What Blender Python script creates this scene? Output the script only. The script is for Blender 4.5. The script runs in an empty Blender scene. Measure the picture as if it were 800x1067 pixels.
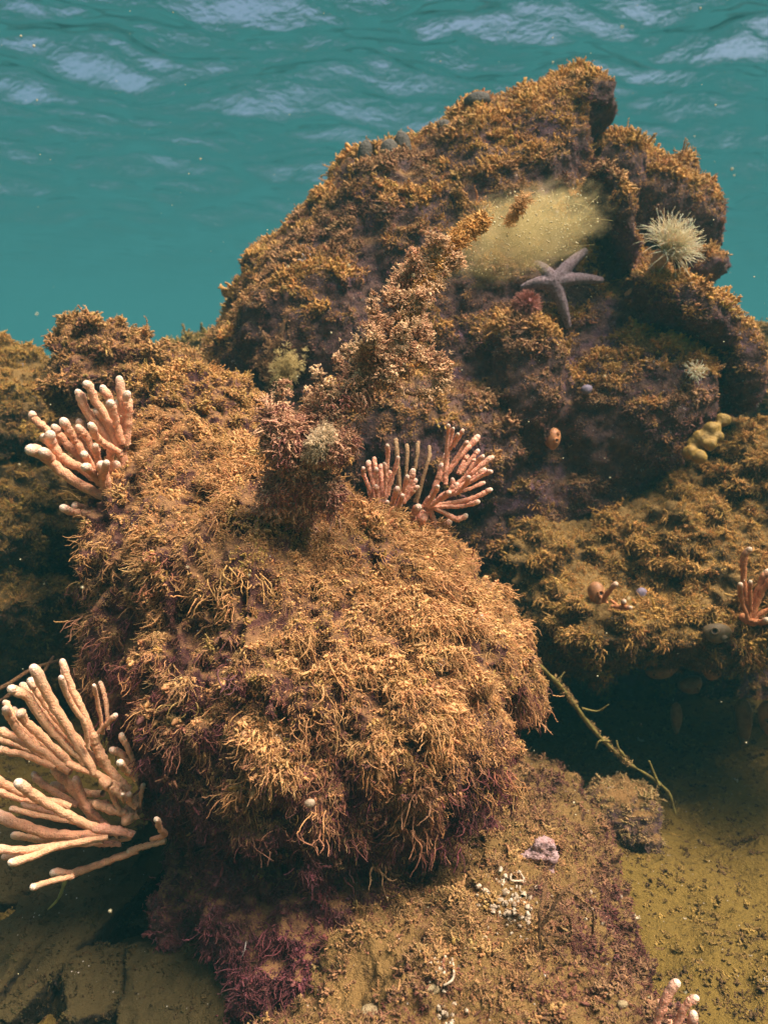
import bpy, bmesh, math, random
import numpy as np
from mathutils.bvhtree import BVHTree
from mathutils import Vector, Matrix, Euler

RNG = np.random.default_rng(7)
random.seed(7)
scene = bpy.context.scene
COL = scene.collection

# ---------------------------------------------------------------- camera, sky, sun, exposure
CAM_Z = 0.80
PITCH = math.radians(8.0)          # looking slightly down
VFOV = math.radians(65.0)
cam_d = bpy.data.cameras.new('camera')
cam_d.sensor_fit = 'VERTICAL'
cam_d.angle = VFOV
cam_d.clip_start = 0.02
cam_d.clip_end = 400.0
cam_d.dof.use_dof = True
cam_d.dof.focus_distance = 1.05
cam_d.dof.aperture_fstop = 4.0
cam_d.lens = 18.8
cam_d.sensor_height = 24.0
cam = bpy.data.objects.new('camera', cam_d)
cam.location = (0, 0, CAM_Z)
cam.rotation_euler = (math.pi / 2 - PITCH, 0, 0)
COL.objects.link(cam)
scene.camera = cam

SUN_EL, SUN_AZ = math.radians(62.0), math.radians(116.0)   # azimuth clockwise from +Y
world = bpy.data.worlds.new('World')
scene.world = world
world.use_nodes = True
wn = world.node_tree
wn.nodes.clear()
w_out = wn.nodes.new('ShaderNodeOutputWorld')
w_bg = wn.nodes.new('ShaderNodeBackground')
w_sky = wn.nodes.new('ShaderNodeTexSky')
w_sky.sky_type = 'NISHITA'
w_sky.sun_disc = False
w_sky.sun_elevation = SUN_EL
w_sky.sun_rotation = SUN_AZ
w_sky.air_density = 0.65
w_sky.dust_density = 8.0
w_sky.ozone_density = 0.5
w_bg.inputs['Strength'].default_value = 0.135
wn.links.new(w_sky.outputs[0], w_bg.inputs[0])
wn.links.new(w_bg.outputs[0], w_out.inputs[0])

sun_d = bpy.data.lights.new('sun', 'SUN')
sun_d.energy = 5.0
sun_d.angle = math.radians(28.0)
sun_d.color = (1.0, 0.87, 0.73)
sun = bpy.data.objects.new('sun', sun_d)
to_sun = Vector((math.sin(SUN_AZ) * math.cos(SUN_EL), math.cos(SUN_AZ) * math.cos(SUN_EL), math.sin(SUN_EL)))
sun.rotation_euler = to_sun.to_track_quat('Z', 'Y').to_euler()
sun.location = (2, -2, 6)
COL.objects.link(sun)

scene.view_settings.view_transform = 'Standard'
scene.view_settings.look = 'None'
scene.view_settings.exposure = 1.1
scene.view_settings.gamma = 1.0
scene.view_settings.use_curve_mapping = False
cy = scene.cycles
cy.use_denoising = True
cy.max_bounces = 6
cy.diffuse_bounces = 2
cy.glossy_bounces = 2
cy.transparent_max_bounces = 8
cy.volume_bounces = 1
cy.caustics_reflective = False
cy.caustics_refractive = False
cy.sample_clamp_indirect = 4.0

SURF_Z = 4.8      # water surface height

# ---------------------------------------------------------------- helpers
FPX = 533.5 / math.tan(VFOV / 2)
FPX = 533.5 / (12.0 / 18.8)
CP, SP = math.cos(PITCH), math.sin(PITCH)

def P(px, py, Y):
    """world point at depth Y along the view line of photograph pixel (px, py)"""
    u = (px - 400.0) / FPX
    v = -(py - 533.5) / FPX
    d = (u, CP + v * SP, -SP + v * CP)
    k = Y / d[1]
    return np.array((d[0] * k, Y, CAM_Z + d[2] * k))

def tag(o, label=None, cat=None, group=None, kind=None):
    if label: o['label'] = label
    if cat: o['category'] = cat
    if group: o['group'] = group
    if kind: o['kind'] = kind
    return o

def link(name, me, mat=None, parent=None):
    o = bpy.data.objects.new(name, me)
    COL.objects.link(o)
    if mat is not None and me is not None:
        me.materials.clear(); me.materials.append(mat)
    if parent is not None: o.parent = parent
    return o

def empty(name, loc):
    o = bpy.data.objects.new(name, None)
    o.location = loc
    o.empty_display_size = 0.02
    COL.objects.link(o)
    return o

def mesh(name, V, F, smooth=True):
    me = bpy.data.meshes.new(name)
    me.from_pydata([tuple(map(float, v)) for v in V], [], F)
    me.update()
    if smooth: me.polygons.foreach_set('use_smooth', [True] * len(me.polygons))
    return me

# gradient noise, vectorised
_perm = np.random.default_rng(3).permutation(256)
_perm = np.concatenate([_perm, _perm])
_g = np.random.default_rng(4).normal(size=(256, 3))
_g /= np.linalg.norm(_g, axis=1)[:, None]

def perlin(p):
    p = np.asarray(p, float)
    i = np.floor(p).astype(int); f = p - i; i &= 255
    u = f * f * f * (f * (f * 6 - 15) + 10)
    out = np.zeros(len(p))
    for dx in (0, 1):
        for dy in (0, 1):
            for dz in (0, 1):
                h = _perm[_perm[_perm[(i[:, 0] + dx) & 255] + ((i[:, 1] + dy) & 255)] + ((i[:, 2] + dz) & 255)]
                d = f - np.array((dx, dy, dz))
                w = np.where(dx, u[:, 0], 1 - u[:, 0]) * np.where(dy, u[:, 1], 1 - u[:, 1]) * np.where(dz, u[:, 2], 1 - u[:, 2])
                out += w * np.einsum('ij,ij->i', _g[h], d)
    return out * 1.5

def fbm(p, octv=4, gain=0.5):
    p = np.asarray(p, float); a = 1.0; s = np.zeros(len(p)); t = 0
    for k in range(octv):
        s += a * perlin(p * 2.03 ** k + 17.3 * k); t += a; a *= gain
    return s / t

def smooth01(x, a, b):
    t = np.clip((x - a) / (b - a), 0, 1)
    return t * t * (3 - 2 * t)

# ---------------------------------------------------------------- node materials
def new_mat(name):
    m = bpy.data.materials.new(name); m.use_nodes = True
    nt = m.node_tree; nt.nodes.clear()
    out = nt.nodes.new('ShaderNodeOutputMaterial')
    return m, nt, out

def N(nt, typ, **kw):
    n = nt.nodes.new(typ)
    for k, v in kw.items():
        if k.startswith('i_'):
            n.inputs[k[2:].replace('_', ' ')].default_value = v
        else: setattr(n, k, v)
    return n

def mixc(nt, fac, a, b, mode='MIX'):
    n = nt.nodes.new('ShaderNodeMix'); n.data_type = 'RGBA'; n.blend_type = mode
    for s, v in ((n.inputs[0], fac), (n.inputs[6], a), (n.inputs[7], b)):
        if hasattr(v, 'is_output'): nt.links.new(v, s)
        elif isinstance(v, (int, float)): s.default_value = v
        else: s.default_value = (*v, 1)
    return n.outputs[2]

def ramp(nt, fac, stops):
    n = nt.nodes.new('ShaderNodeValToRGB')
    e = n.color_ramp.elements
    while len(e) < len(stops): e.new(0.5)
    for x, (p, c) in zip(e, stops):
        x.position = p; x.color = (*c, 1) if len(c) == 3 else c
    nt.links.new(fac, n.inputs[0])
    return n.outputs[0]

def noise_tex(nt, vec, scale, detail=4, rough=0.6):
    n = N(nt, 'ShaderNodeTexNoise'); n.inputs['Scale'].default_value = scale
    n.inputs['Detail'].default_value = detail; n.inputs['Roughness'].default_value = rough
    nt.links.new(vec, n.inputs['Vector'])
    return n.outputs['Fac']

def rock_material(name, dark, mid, silt, crust, silt_amt=0.5, crust_amt=0.55, bump=0.6):
    m, nt, out = new_mat(name)
    geo = N(nt, 'ShaderNodeNewGeometry'); pos = geo.outputs['Position']
    a = noise_tex(nt, pos, 14, 6, 0.65)
    b = noise_tex(nt, pos, 55, 5, 0.7)
    c = noise_tex(nt, pos, 7.5, 4, 0.6)
    col = mixc(nt, ramp(nt, b, [(0.38, (0, 0, 0)), (0.62, (1, 1, 1))]), dark, mid)
    cr = ramp(nt, c, [(crust_amt, (0, 0, 0)), (crust_amt + 0.09, (1, 1, 1))])
    col = mixc(nt, cr, col, crust)
    sep = N(nt, 'ShaderNodeSeparateXYZ'); nt.links.new(geo.outputs['Normal'], sep.inputs[0])
    ad = N(nt, 'ShaderNodeMath', operation='MULTIPLY_ADD'); ad.inputs[1].default_value = 0.55; nt.links.new(sep.outputs['Z'], ad.inputs[0]); nt.links.new(a, ad.inputs[2])
    sl = ramp(nt, ad.outputs[0], [(1.0 - silt_amt, (0, 0, 0)), (min(1, 1.25 - silt_amt), (1, 1, 1))])
    col = mixc(nt, sl, col, silt)
    # fine pale grit
    v = N(nt, 'ShaderNodeTexVoronoi'); v.inputs['Scale'].default_value = 120; nt.links.new(pos, v.inputs['Vector'])
    gr = ramp(nt, v.outputs['Distance'], [(0.0, (1, 1, 1)), (0.16, (0, 0, 0))])
    sepc = N(nt, 'ShaderNodeSeparateColor'); nt.links.new(v.outputs['Color'], sepc.inputs[0])
    g2 = N(nt, 'ShaderNodeMath', operation='GREATER_THAN'); g2.inputs[1].default_value = 0.86; nt.links.new(sepc.outputs[0], g2.inputs[0])
    gm = N(nt, 'ShaderNodeMath', operation='MULTIPLY'); nt.links.new(gr, gm.inputs[0]); nt.links.new(g2.outputs[0], gm.inputs[1])
    col = mixc(nt, gm.outputs[0], col, (0.55, 0.5, 0.45))
    bs = N(nt, 'ShaderNodeBsdfPrincipled'); bs.inputs['Roughness'].default_value = 0.85
    bs.inputs['Specular IOR Level'].default_value = 0.2
    nt.links.new(col, bs.inputs['Base Color'])
    add = N(nt, 'ShaderNodeMath', operation='ADD'); nt.links.new(a, add.inputs[0])
    hb = N(nt, 'ShaderNodeMath', operation='MULTIPLY'); hb.inputs[1].default_value = 0.5; nt.links.new(b, hb.inputs[0]); nt.links.new(hb.outputs[0], add.inputs[1])
    bp = N(nt, 'ShaderNodeBump'); bp.inputs['Strength'].default_value = bump; bp.inputs['Distance'].default_value = 0.03
    nt.links.new(add.outputs[0], bp.inputs['Height']); nt.links.new(bp.outputs[0], bs.inputs['Normal'])
    nt.links.new(bs.outputs[0], out.inputs['Surface'])
    return m

def algae_material():
    m, nt, out = new_mat('algae')
    at = N(nt, 'ShaderNodeAttribute', attribute_type='INSTANCER', attribute_name='tint')
    geo = N(nt, 'ShaderNodeNewGeometry')
    oi = N(nt, 'ShaderNodeObjectInfo')
    nz = noise_tex(nt, geo.outputs['Position'], 160, 3, 0.7)
    br = ramp(nt, nz, [(0.3, (0.62, 0.62, 0.62)), (0.7, (1.3, 1.27, 1.2))])
    col = mixc(nt, 1.0, at.outputs['Color'], br, 'MULTIPLY')
    # silt settled on whatever faces up
    sep = N(nt, 'ShaderNodeSeparateXYZ'); nt.links.new(geo.outputs['Normal'], sep.inputs[0])
    up = ramp(nt, sep.outputs['Z'], [(0.15, (0, 0, 0)), (0.95, (1, 1, 1))])
    al = N(nt, 'ShaderNodeMath', operation='MULTIPLY'); nt.links.new(up, al.inputs[0]); nt.links.new(at.outputs['Alpha'], al.inputs[1])
    col = mixc(nt, al.outputs[0], col, (0.63, 0.385, 0.175))
    # a few pale bits of shell grit
    gt = N(nt, 'ShaderNodeMath', operation='GREATER_THAN'); gt.inputs[1].default_value = 0.9995; nt.links.new(oi.outputs['Random'], gt.inputs[0])
    col = mixc(nt, gt.outputs[0], col, (0.55, 0.47, 0.42))
    bs = N(nt, 'ShaderNodeBsdfPrincipled'); bs.inputs['Roughness'].default_value = 0.8
    bs.inputs['Specular IOR Level'].default_value = 0.15
    nt.links.new(col, bs.inputs['Base Color'])
    nt.links.new(bs.outputs[0], out.inputs['Surface'])
    return m

def simple_mat(name, col, var=0.25, scale=40, rough=0.6, spec=0.3, sss=0.0, bump=0.15, col2=None):
    m, nt, out = new_mat(name)
    geo = N(nt, 'ShaderNodeNewGeometry')
    nz = noise_tex(nt, geo.outputs['Position'], scale, 4, 0.65)
    c2 = col2 if col2 else tuple(c * (1 - var * 1.6) for c in col)
    c = ramp(nt, nz, [(0.32, c2), (0.6, col)])
    bs = N(nt, 'ShaderNodeBsdfPrincipled'); bs.inputs['Roughness'].default_value = rough
    bs.inputs['Specular IOR Level'].default_value = spec
    if sss:
        bs.inputs['Subsurface Weight'].default_value = sss
        bs.inputs['Subsurface Scale'].default_value = 0.006
        bs.inputs['Subsurface Radius'].default_value = (1, 0.5, 0.3)
    nt.links.new(c, bs.inputs['Base Color'])
    bp = N(nt, 'ShaderNodeBump'); bp.inputs['Strength'].default_value = bump; bp.inputs['Distance'].default_value = 0.01
    n2 = noise_tex(nt, geo.outputs['Position'], scale * 4, 3, 0.6)
    nt.links.new(n2, bp.inputs['Height']); nt.links.new(bp.outputs[0], bs.inputs['Normal'])
    nt.links.new(bs.outputs[0], out.inputs['Surface'])
    return m

M_ALGAE = algae_material()
M_ROCK_RED = rock_material('maroon_rock', (0.045, 0.016, 0.018), (0.11, 0.042, 0.032), (0.20, 0.10, 0.042), (0.14, 0.06, 0.085), 0.30, 0.60)
M_ROCK_BROWN = rock_material('brown_rock', (0.05, 0.026, 0.03), (0.12, 0.062, 0.045), (0.20, 0.105, 0.034), (0.13, 0.065, 0.09), 0.30, 0.56)
M_ROCK_OLIVE = rock_material('olive_rock', (0.045, 0.03, 0.014), (0.11, 0.065, 0.024), (0.17, 0.10, 0.03), (0.10, 0.055, 0.05), 0.40, 0.62)
M_SLAB = rock_material('silty_rock', (0.045, 0.02, 0.012), (0.13, 0.062, 0.024), (0.20, 0.115, 0.036), (0.09, 0.036, 0.028), 0.42, 0.50, 1.0)
M_SHADED_STONE = rock_material('shaded_olive_stone', (0.010, 0.007, 0.005), (0.024, 0.017, 0.008), (0.045, 0.031, 0.009), (0.016, 0.011, 0.008), 0.45, 0.68, 0.5)  # shade below the boulder is worked into these dark stone colours
M_SAND = rock_material('seabed_silt', (0.035, 0.021, 0.006), (0.11, 0.066, 0.014), (0.16, 0.10, 0.018), (0.05, 0.024, 0.007), 0.45, 0.46, 1.0)

# ---------------------------------------------------------------- setting: seabed, water surface
def spaced(n, near, far, k=5.5):
    t = np.linspace(-1, 1, n)
    s = np.sinh(k * t) / math.sinh(k)
    return s * far + t * near
gx = spaced(361, 1.3, 118.0, 8.0)
gy = spaced(361, 1.3, 118.0, 8.0) + 1.3
X, Yy = np.meshgrid(gx, gy)
Q = np.stack([X.ravel(), Yy.ravel(), np.zeros(X.size)], 1)
h = 0.05 * fbm(Q * 1.7, 3) + 0.045 * fbm(Q * 6, 3) + 0.022 * np.abs(fbm(Q * 19 + 4, 3)) + 0.010 * fbm(Q * 38, 2)
Q[:, 2] = h - 0.02 - 24.0 * smooth01(np.hypot(Q[:, 0], (Q[:, 1] - 0.8) * 0.9), 2.3, 15.0)      # the bottom falls away beyond the rocks
n = len(gx)
idx = np.arange(n * n).reshape(n, n)
F = np.stack([idx[:-1, :-1].ravel(), idx[:-1, 1:].ravel(), idx[1:, 1:].ravel(), idx[1:, :-1].ravel()], 1).tolist()
seabed = tag(link('seabed', mesh('seabed', Q, F), M_SAND), 'silty olive and ochre seabed between the rocks', kind='structure')

def water_material():
    m, nt, out = new_mat('water_surface')
    geo = N(nt, 'ShaderNodeNewGeometry')
    mp = N(nt, 'ShaderNodeMapping'); mp.inputs['Scale'].default_value = (1.0, 1.5, 1.0); mp.inputs['Rotation'].default_value = (0, 0, 0.35)
    nt.links.new(geo.outputs['Position'], mp.inputs['Vector'])
    bp = N(nt, 'ShaderNodeBump'); bp.inputs['Strength'].default_value = 1.0; bp.inputs['Distance'].default_value = 0.034
    nt.links.new(noise_tex(nt, mp.outputs[0], 7.0, 3, 0.65), bp.inputs['Height'])
    fr = N(nt, 'ShaderNodeFresnel'); fr.inputs['IOR'].default_value = 1.33
    nt.links.new(bp.outputs[0], fr.inputs['Normal'])
    tr = N(nt, 'ShaderNodeBsdfTransparent')
    gl = N(nt, 'ShaderNodeBsdfGlossy'); gl.inputs['Roughness'].default_value = 0.08
    mx = N(nt, 'ShaderNodeMixShader')
    nt.links.new(fr.outputs[0], mx.inputs[0]); nt.links.new(tr.outputs[0], mx.inputs[1]); nt.links.new(gl.outputs[0], mx.inputs[2])
    nt.links.new(mx.outputs[0], out.inputs['Surface'])
    return m
wx = spaced(461, 8, 105.0); wy = spaced(561, 8, 105.0) + 8
X, Yy = np.meshgrid(wx, wy)
Q = np.stack([X.ravel(), Yy.ravel(), np.zeros(X.size)], 1)
R2 = np.stack([Q[:, 0] * 0.97 + Q[:, 1] * 0.22, Q[:, 1] * 0.97 - Q[:, 0] * 0.22, Q[:, 2]], 1)
fade = 1 - smooth01(np.hypot(Q[:, 0], Q[:, 1]), 12, 45)
Q[:, 2] = SURF_Z + 0.05 * perlin(Q * 0.5 + 3.1) + fade * (0.22 * perlin(R2 * np.array((0.36, 0.62, 1)) + 8) + 0.20 * perlin(R2 * np.array((0.75, 1.3, 1)) + 31) + 0.060 * perlin(R2 * np.array((1.9, 3.1, 1)) + 57) + 0.020 * perlin(R2 * np.array((4.6, 6.4, 1)) + 77))
idx = np.arange(X.size).reshape(X.shape)
F = np.stack([idx[:-1, :-1].ravel(), idx[:-1, 1:].ravel(), idx[1:, 1:].ravel(), idx[1:, :-1].ravel()], 1).tolist()
water = tag(link('water_surface', mesh('water_surface', Q, F), water_material()), 'rippled underside of the sea surface with pale streaks', kind='structure')

# haze: the sea water itself
m, nt, out = new_mat('sea_water')
pv = N(nt, 'ShaderNodeVolumePrincipled')
pv.inputs['Color'].default_value = (0.05, 0.225, 0.25, 1)
pv.inputs['Absorption Color'].default_value = (0, 0, 0, 1)
pv.inputs['Density'].default_value = 0.050
pv.inputs['Anisotropy'].default_value = 0.0
nt.links.new(pv.outputs[0], out.inputs['Volume'])
HZ = 130.0
z0, z1 = -25.6, SURF_Z + 0.15
V = [(x, y + 2, z) for z in (z0, z1) for x, y in ((-HZ, -HZ), (HZ, -HZ), (HZ, HZ), (-HZ, HZ))]
F = [(0, 3, 2, 1), (4, 5, 6, 7), (0, 1, 5, 4), (1, 2, 6, 5), (2, 3, 7, 6), (3, 0, 4, 7)]
haze = tag(link('haze', mesh('haze', V, F, False), m), 'teal sea water that fades the far rocks', kind='stuff')

# ---------------------------------------------------------------- rocks: union of lumps, remeshed and eroded
def E(px, py, Y, rx, ry, rd, rot=0.0):
    """an ellipsoid lump: centre on pixel (px,py) at depth Y; rx, ry given in photograph pixels, rd in metres"""
    c = P(px, py, Y); s = Y / FPX
    bm = bmesh.new(); bmesh.ops.create_icosphere(bm, subdivisions=3, radius=1)
    V = np.array([v.co for v in bm.verts]); F = [[v.index for v in f.verts] for f in bm.faces]; bm.free()
    V = V * np.array((rx * s, rd, ry * s))
    if rot:
        cr, sr = math.cos(rot), math.sin(rot)
        V = np.stack([V[:, 0] * cr - V[:, 2] * sr, V[:, 1], V[:, 0] * sr + V[:, 2] * cr], 1)
    return V + c, F

def LOFT(poly, rings, centre, lean=0.0):
    """a solid through rings (scale, Y) of an outline"""
    V, F = [], []; n = len(poly)
    for s, Y in rings:
        for (x, y) in poly:
            px = centre[0] + (x - centre[0]) * s; py = centre[1] + (y - centre[1]) * s
            V.append(P(px, py, Y + lean * (centre[1] - py) / 300.0))
    for r in range(len(rings) - 1):
        for k in range(n):
            a, b = r * n + k, r * n + (k + 1) % n
            F.append([a, b, b + n, a + n])
    F.append(list(range(n))[::-1]); F.append(list(range((len(rings) - 1) * n, len(rings) * n)))
    return np.array(V), F

def BOX(c, half, rot):
    V = np.array([(x, y, z) for x in (-1, 1) for y in (-1, 1) for z in (-1, 1)], float) * np.array(half)
    R = np.array(Euler(rot).to_matrix())
    F = [[0, 1, 3, 2], [4, 6, 7, 5], [0, 4, 5, 1], [2, 3, 7, 6], [0, 2, 6, 4], [1, 5, 7, 3]]
    return V @ R.T + np.array(c), F

def fuse(prims, voxel, smooth=6):
    V, F, o = [], [], 0
    for v, f in prims:
        V.append(v); F += [[i + o for i in q] for q in f]; o += len(v)
    me = mesh('tmp', np.concatenate(V), F)
    ob = bpy.data.objects.new('tmp', me); COL.objects.link(ob)
    r = ob.modifiers.new('r', 'REMESH'); r.mode = 'VOXEL'; r.voxel_size = voxel
    if smooth:
        s = ob.modifiers.new('s', 'SMOOTH'); s.iterations = smooth; s.factor = 0.6
    dg = bpy.context.evaluated_depsgraph_get()
    out = bpy.data.meshes.new_from_object(ob.evaluated_get(dg))
    bpy.data.objects.remove(ob); bpy.data.meshes.remove(me)
    return out

def get_v(me):
    a = np.empty(len(me.vertices) * 3); me.vertices.foreach_get('co', a); return a.reshape(-1, 3)
def get_n(me):
    a = np.empty(len(me.vertices) * 3); me.vertices.foreach_get('normal', a); return a.reshape(-1, 3)

def erode(me, layers, seed=0):
    """layers: (kind, frequency xyz, amplitude); remembers how proud each point stands"""
    proud = np.zeros(len(me.vertices))
    for kind, fr, amp in layers:
        v, nn = get_v(me), get_n(me)
        q = v * np.array(fr) + seed * 3.7
        if kind == 'fbm': d = fbm(q, 4)
        elif kind == 'ridge': d = 1 - 2 * np.abs(fbm(q, 3)) * 2
        elif kind == 'flow':           # ropes running down the slope of a dome
            c = v.mean(0); th = np.arctan2(v[:, 0] - c[0], -(v[:, 1] - c[1])); rr = np.hypot(v[:, 0] - c[0], v[:, 1] - c[1])
            w = perlin(v * 9 + 5) * 0.10 + perlin(v * 22 + 15) * 0.03
            q = np.stack([(th * 0.33 + w) * fr[0], (rr - v[:, 2]) * fr[1] + w * fr[0] * 0.3, np.full(len(v), 7.7 + fr[0])], 1)
            d = 1.15 - np.abs(fbm(q, 2, 0.6)) * 6
            d = np.clip(d, -0.9, 1.2)
        elif kind == 'billow': d = np.abs(fbm(q, 3)) * 3 - 0.6
        v = v + nn * (d * amp)[:, None]
        if kind != 'fbm': proud += d
        me.vertices.foreach_set('co', v.ravel()); me.update()
    me.polygons.foreach_set('use_smooth', [True] * len(me.polygons))
    a = me.attributes.new('proud', 'FLOAT', 'POINT'); a.data.foreach_set('value', proud.astype(np.float32))
    return me

# ---------------------------------------------------------------- algae tuft shapes
def tube(path, radii, sides=4, cap=True):
    path = np.asarray(path, float); n = len(path)
    t = np.gradient(path, axis=0); t /= np.linalg.norm(t, axis=1)[:, None] + 1e-9
    ref = np.array((0.31, 0.17, 0.93)) if abs(t[0][2]) < 0.9 else np.array((0.95, 0.2, 0.1))
    V, F = [], []
    u = np.cross(t[0], ref); u /= np.linalg.norm(u)
    for i in range(n):
        u = u - t[i] * np.dot(u, t[i]); u /= np.linalg.norm(u) + 1e-9
        w = np.cross(t[i], u)
        for k in range(sides):
            a = 2 * math.pi * k / sides
            V.append(path[i] + radii[i] * (math.cos(a) * u + math.sin(a) * w))
    for i in range(n - 1):
        for k in range(sides):
            a, b = i * sides + k, i * sides + (k + 1) % sides
            F.append([a, b, b + sides, a + sides])
    if cap:
        V.append(path[-1] + t[-1] * radii[-1] * 0.7); e = len(V) - 1
        for k in range(sides): F.append([(n - 1) * sides + k, (n - 1) * sides + (k + 1) % sides, e])
    return V, F

def lathe(prof, d, org, sides=12):
    """turned shape: profile of (radius, height) along direction d from org"""
    d = np.asarray(d, float) / np.linalg.norm(d); x = np.cross(d, (0.3, 0.2, 0.9)); x /= np.linalg.norm(x); y = np.cross(d, x)
    V = [np.asarray(org) + d * h_ + r_ * (math.cos(2 * math.pi * k / sides) * x + math.sin(2 * math.pi * k / sides) * y) for r_, h_ in prof for k in range(sides)]
    F = [[i * sides + k, i * sides + (k + 1) % sides, (i + 1) * sides + (k + 1) % sides, (i + 1) * sides + k] for i in range(len(prof) - 1) for k in range(sides)]
    return V, F

class MB:
    def __init__(s): s.V, s.F = [], []
    def add(s, vf):
        o = len(s.V); s.V += list(vf[0]); s.F += [[i + o for i in f] for f in vf[1]]
    def build(s, name, mat=None, parent=None, smooth=True):
        return link(name, mesh(name, s.V, s.F, smooth), mat, parent)

def tuft(rng, n_main, spread, droop, length, thick, segs, nubs, nub_len, lumps=0.45, sides=4, base=0.12, jit=0.2):
    """several drooping strands, each set with many short branchlets"""
    b = MB()
    for k in range(n_main):
        az = rng.uniform(0, 2 * math.pi); el = spread * math.sqrt(rng.uniform(0.02, 1))
        d = np.array((math.cos(az) * math.sin(el), math.sin(az) * math.sin(el), math.cos(el)))
        L = length * rng.uniform(0.55, 1.1); st = L / segs
        p = np.array((rng.normal() * base, rng.normal() * base, -0.08)); path = [p]
        for i in range(segs):
            d = d + np.array((droop, 0, -0.25 * droop)) / segs + rng.normal(size=3) * jit
            d /= np.linalg.norm(d); p = p + d * st; path.append(p)
        path = np.array(path)
        tt = np.linspace(0, 1, segs + 1)
        rad = thick * (1 - 0.6 * tt) * (1 + lumps * rng.uniform(-1, 1, segs + 1))
        b.add(tube(path, rad, sides))
        for q in range(nubs):
            t = rng.uniform(0.1, 1.0) * segs; i = min(int(t), segs - 1); s0 = path[i] + (path[i + 1] - path[i]) * (t - i)
            ax = path[i + 1] - path[i]; ax = ax / (np.linalg.norm(ax) + 1e-9)
            dd = rng.normal(size=3); dd -= ax * np.dot(dd, ax) * 0.7; dd = dd / np.linalg.norm(dd) + ax * 0.35 + np.array((droop * 0.25, 0, 0))
            l2 = nub_len * rng.uniform(0.4, 1.25) * (1 - 0.45 * t / segs); w = thick * rng.uniform(0.35, 0.75)
            e1 = np.cross(dd, rng.normal(size=3)); e1 /= np.linalg.norm(e1) + 1e-9; e2 = np.cross(dd / np.linalg.norm(dd), e1)
            mid = s0 + dd * l2 * 0.55; o = len(b.V)
            for cc, r in ((s0, w), (mid, w * 0.75)):
                for j in range(3):
                    an = j * 2.0944; b.V.append(cc + r * (math.cos(an) * e1 + math.sin(an) * e2))
            b.V.append(s0 + dd * l2)
            for j in range(3):
                j2 = (j + 1) % 3
                b.F.append([o + j, o + j2, o + 3 + j2, o + 3 + j]); b.F.append([o + 3 + j, o + 3 + j2, o + 6])
    return b

protos = bpy.data.collections.new('tuft_shapes')
prng = np.random.default_rng(21)
PSET = {}
def add_protos(key, n, **kw):
    PSET[key] = (len(protos.objects), n)
    for i in range(n):
        b = tuft(prng, **kw)
        me = mesh('tuft', b.V, b.F); me.materials.append(M_ALGAE)
        o = bpy.data.objects.new('tuft_%02d' % len(protos.objects), me)
        protos.objects.link(o)
add_protos('droop', 6, n_main=6, spread=0.9, droop=1.0, length=0.9, thick=0.06, segs=4, nubs=18, nub_len=0.20, base=0.2)
add_protos('mat', 8, n_main=10, spread=0.42, droop=0.12, length=1.0, thick=0.027, segs=7, nubs=16, nub_len=0.08, base=0.28, lumps=0.35, jit=0.31)
add_protos('clump', 6, n_main=8, spread=1.4, droop=0.3, length=0.55, thick=0.075, segs=3, nubs=16, nub_len=0.18, lumps=0.6, base=0.2)
add_protos('fringe', 5, n_main=5, spread=0.45, droop=1.3, length=1.0, thick=0.026, segs=9, nubs=50, nub_len=0.09, base=0.14, jit=0.22)
add_protos('twig', 5, n_main=3, spread=0.9, droop=0.2, length=1.0, thick=0.05, segs=5, nubs=18, nub_len=0.22)
add_protos('hair', 4, n_main=10, spread=0.8, droop=1.0, length=1.0, thick=0.022, segs=4, nubs=9, nub_len=0.2, sides=3, base=0.25)
add_protos('nub', 5, n_main=5, spread=1.3, droop=0.0, length=0.4, thick=0.13, segs=2, nubs=12, nub_len=0.2, lumps=0.6, base=0.2)

def gn_tree():
    ng = bpy.data.node_groups.new('turf_scatter', 'GeometryNodeTree')
    ng.interface.new_socket('Geometry', in_out='INPUT', socket_type='NodeSocketGeometry')
    ng.interface.new_socket('Geometry', in_out='OUTPUT', socket_type='NodeSocketGeometry')
    i = ng.nodes.new('NodeGroupInput'); o = ng.nodes.new('NodeGroupOutput')
    ci = ng.nodes.new('GeometryNodeCollectionInfo'); ci.inputs['Collection'].default_value = protos
    ci.inputs['Separate Children'].default_value = True; ci.inputs['Reset Children'].default_value = True
    ip = ng.nodes.new('GeometryNodeInstanceOnPoints'); ip.inputs['Pick Instance'].default_value = True
    def na(name, t):
        x = ng.nodes.new('GeometryNodeInputNamedAttribute'); x.data_type = t; x.inputs[0].default_value = name
        return x.outputs[0]
    L = ng.links.new
    L(i.outputs[0], ip.inputs['Points']); L(ci.outputs[0], ip.inputs['Instance'])
    L(na('pick', 'INT'), ip.inputs['Instance Index']); L(na('turn', 'FLOAT_VECTOR'), ip.inputs['Rotation']); L(na('size', 'FLOAT_VECTOR'), ip.inputs['Scale'])
    L(ip.outputs[0], o.inputs[0])
    return ng
GN = gn_tree()

def rot_from(z, x):
    """euler angles (N,3) of frames with Z axis z and X axis near x"""
    z = z / (np.linalg.norm(z, axis=1)[:, None] + 1e-9)
    x = x - z * np.einsum('ij,ij->i', x, z)[:, None]
    x /= np.linalg.norm(x, axis=1)[:, None] + 1e-9
    y = np.cross(z, x)
    M = np.stack([x, y, z], 2)
    sy = np.sqrt(M[:, 0, 0] ** 2 + M[:, 1, 0] ** 2)
    return np.stack([np.arctan2(M[:, 2, 1], M[:, 2, 2]), np.arctan2(-M[:, 2, 0], sy), np.arctan2(M[:, 1, 0], M[:, 0, 0])], 1)

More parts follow.
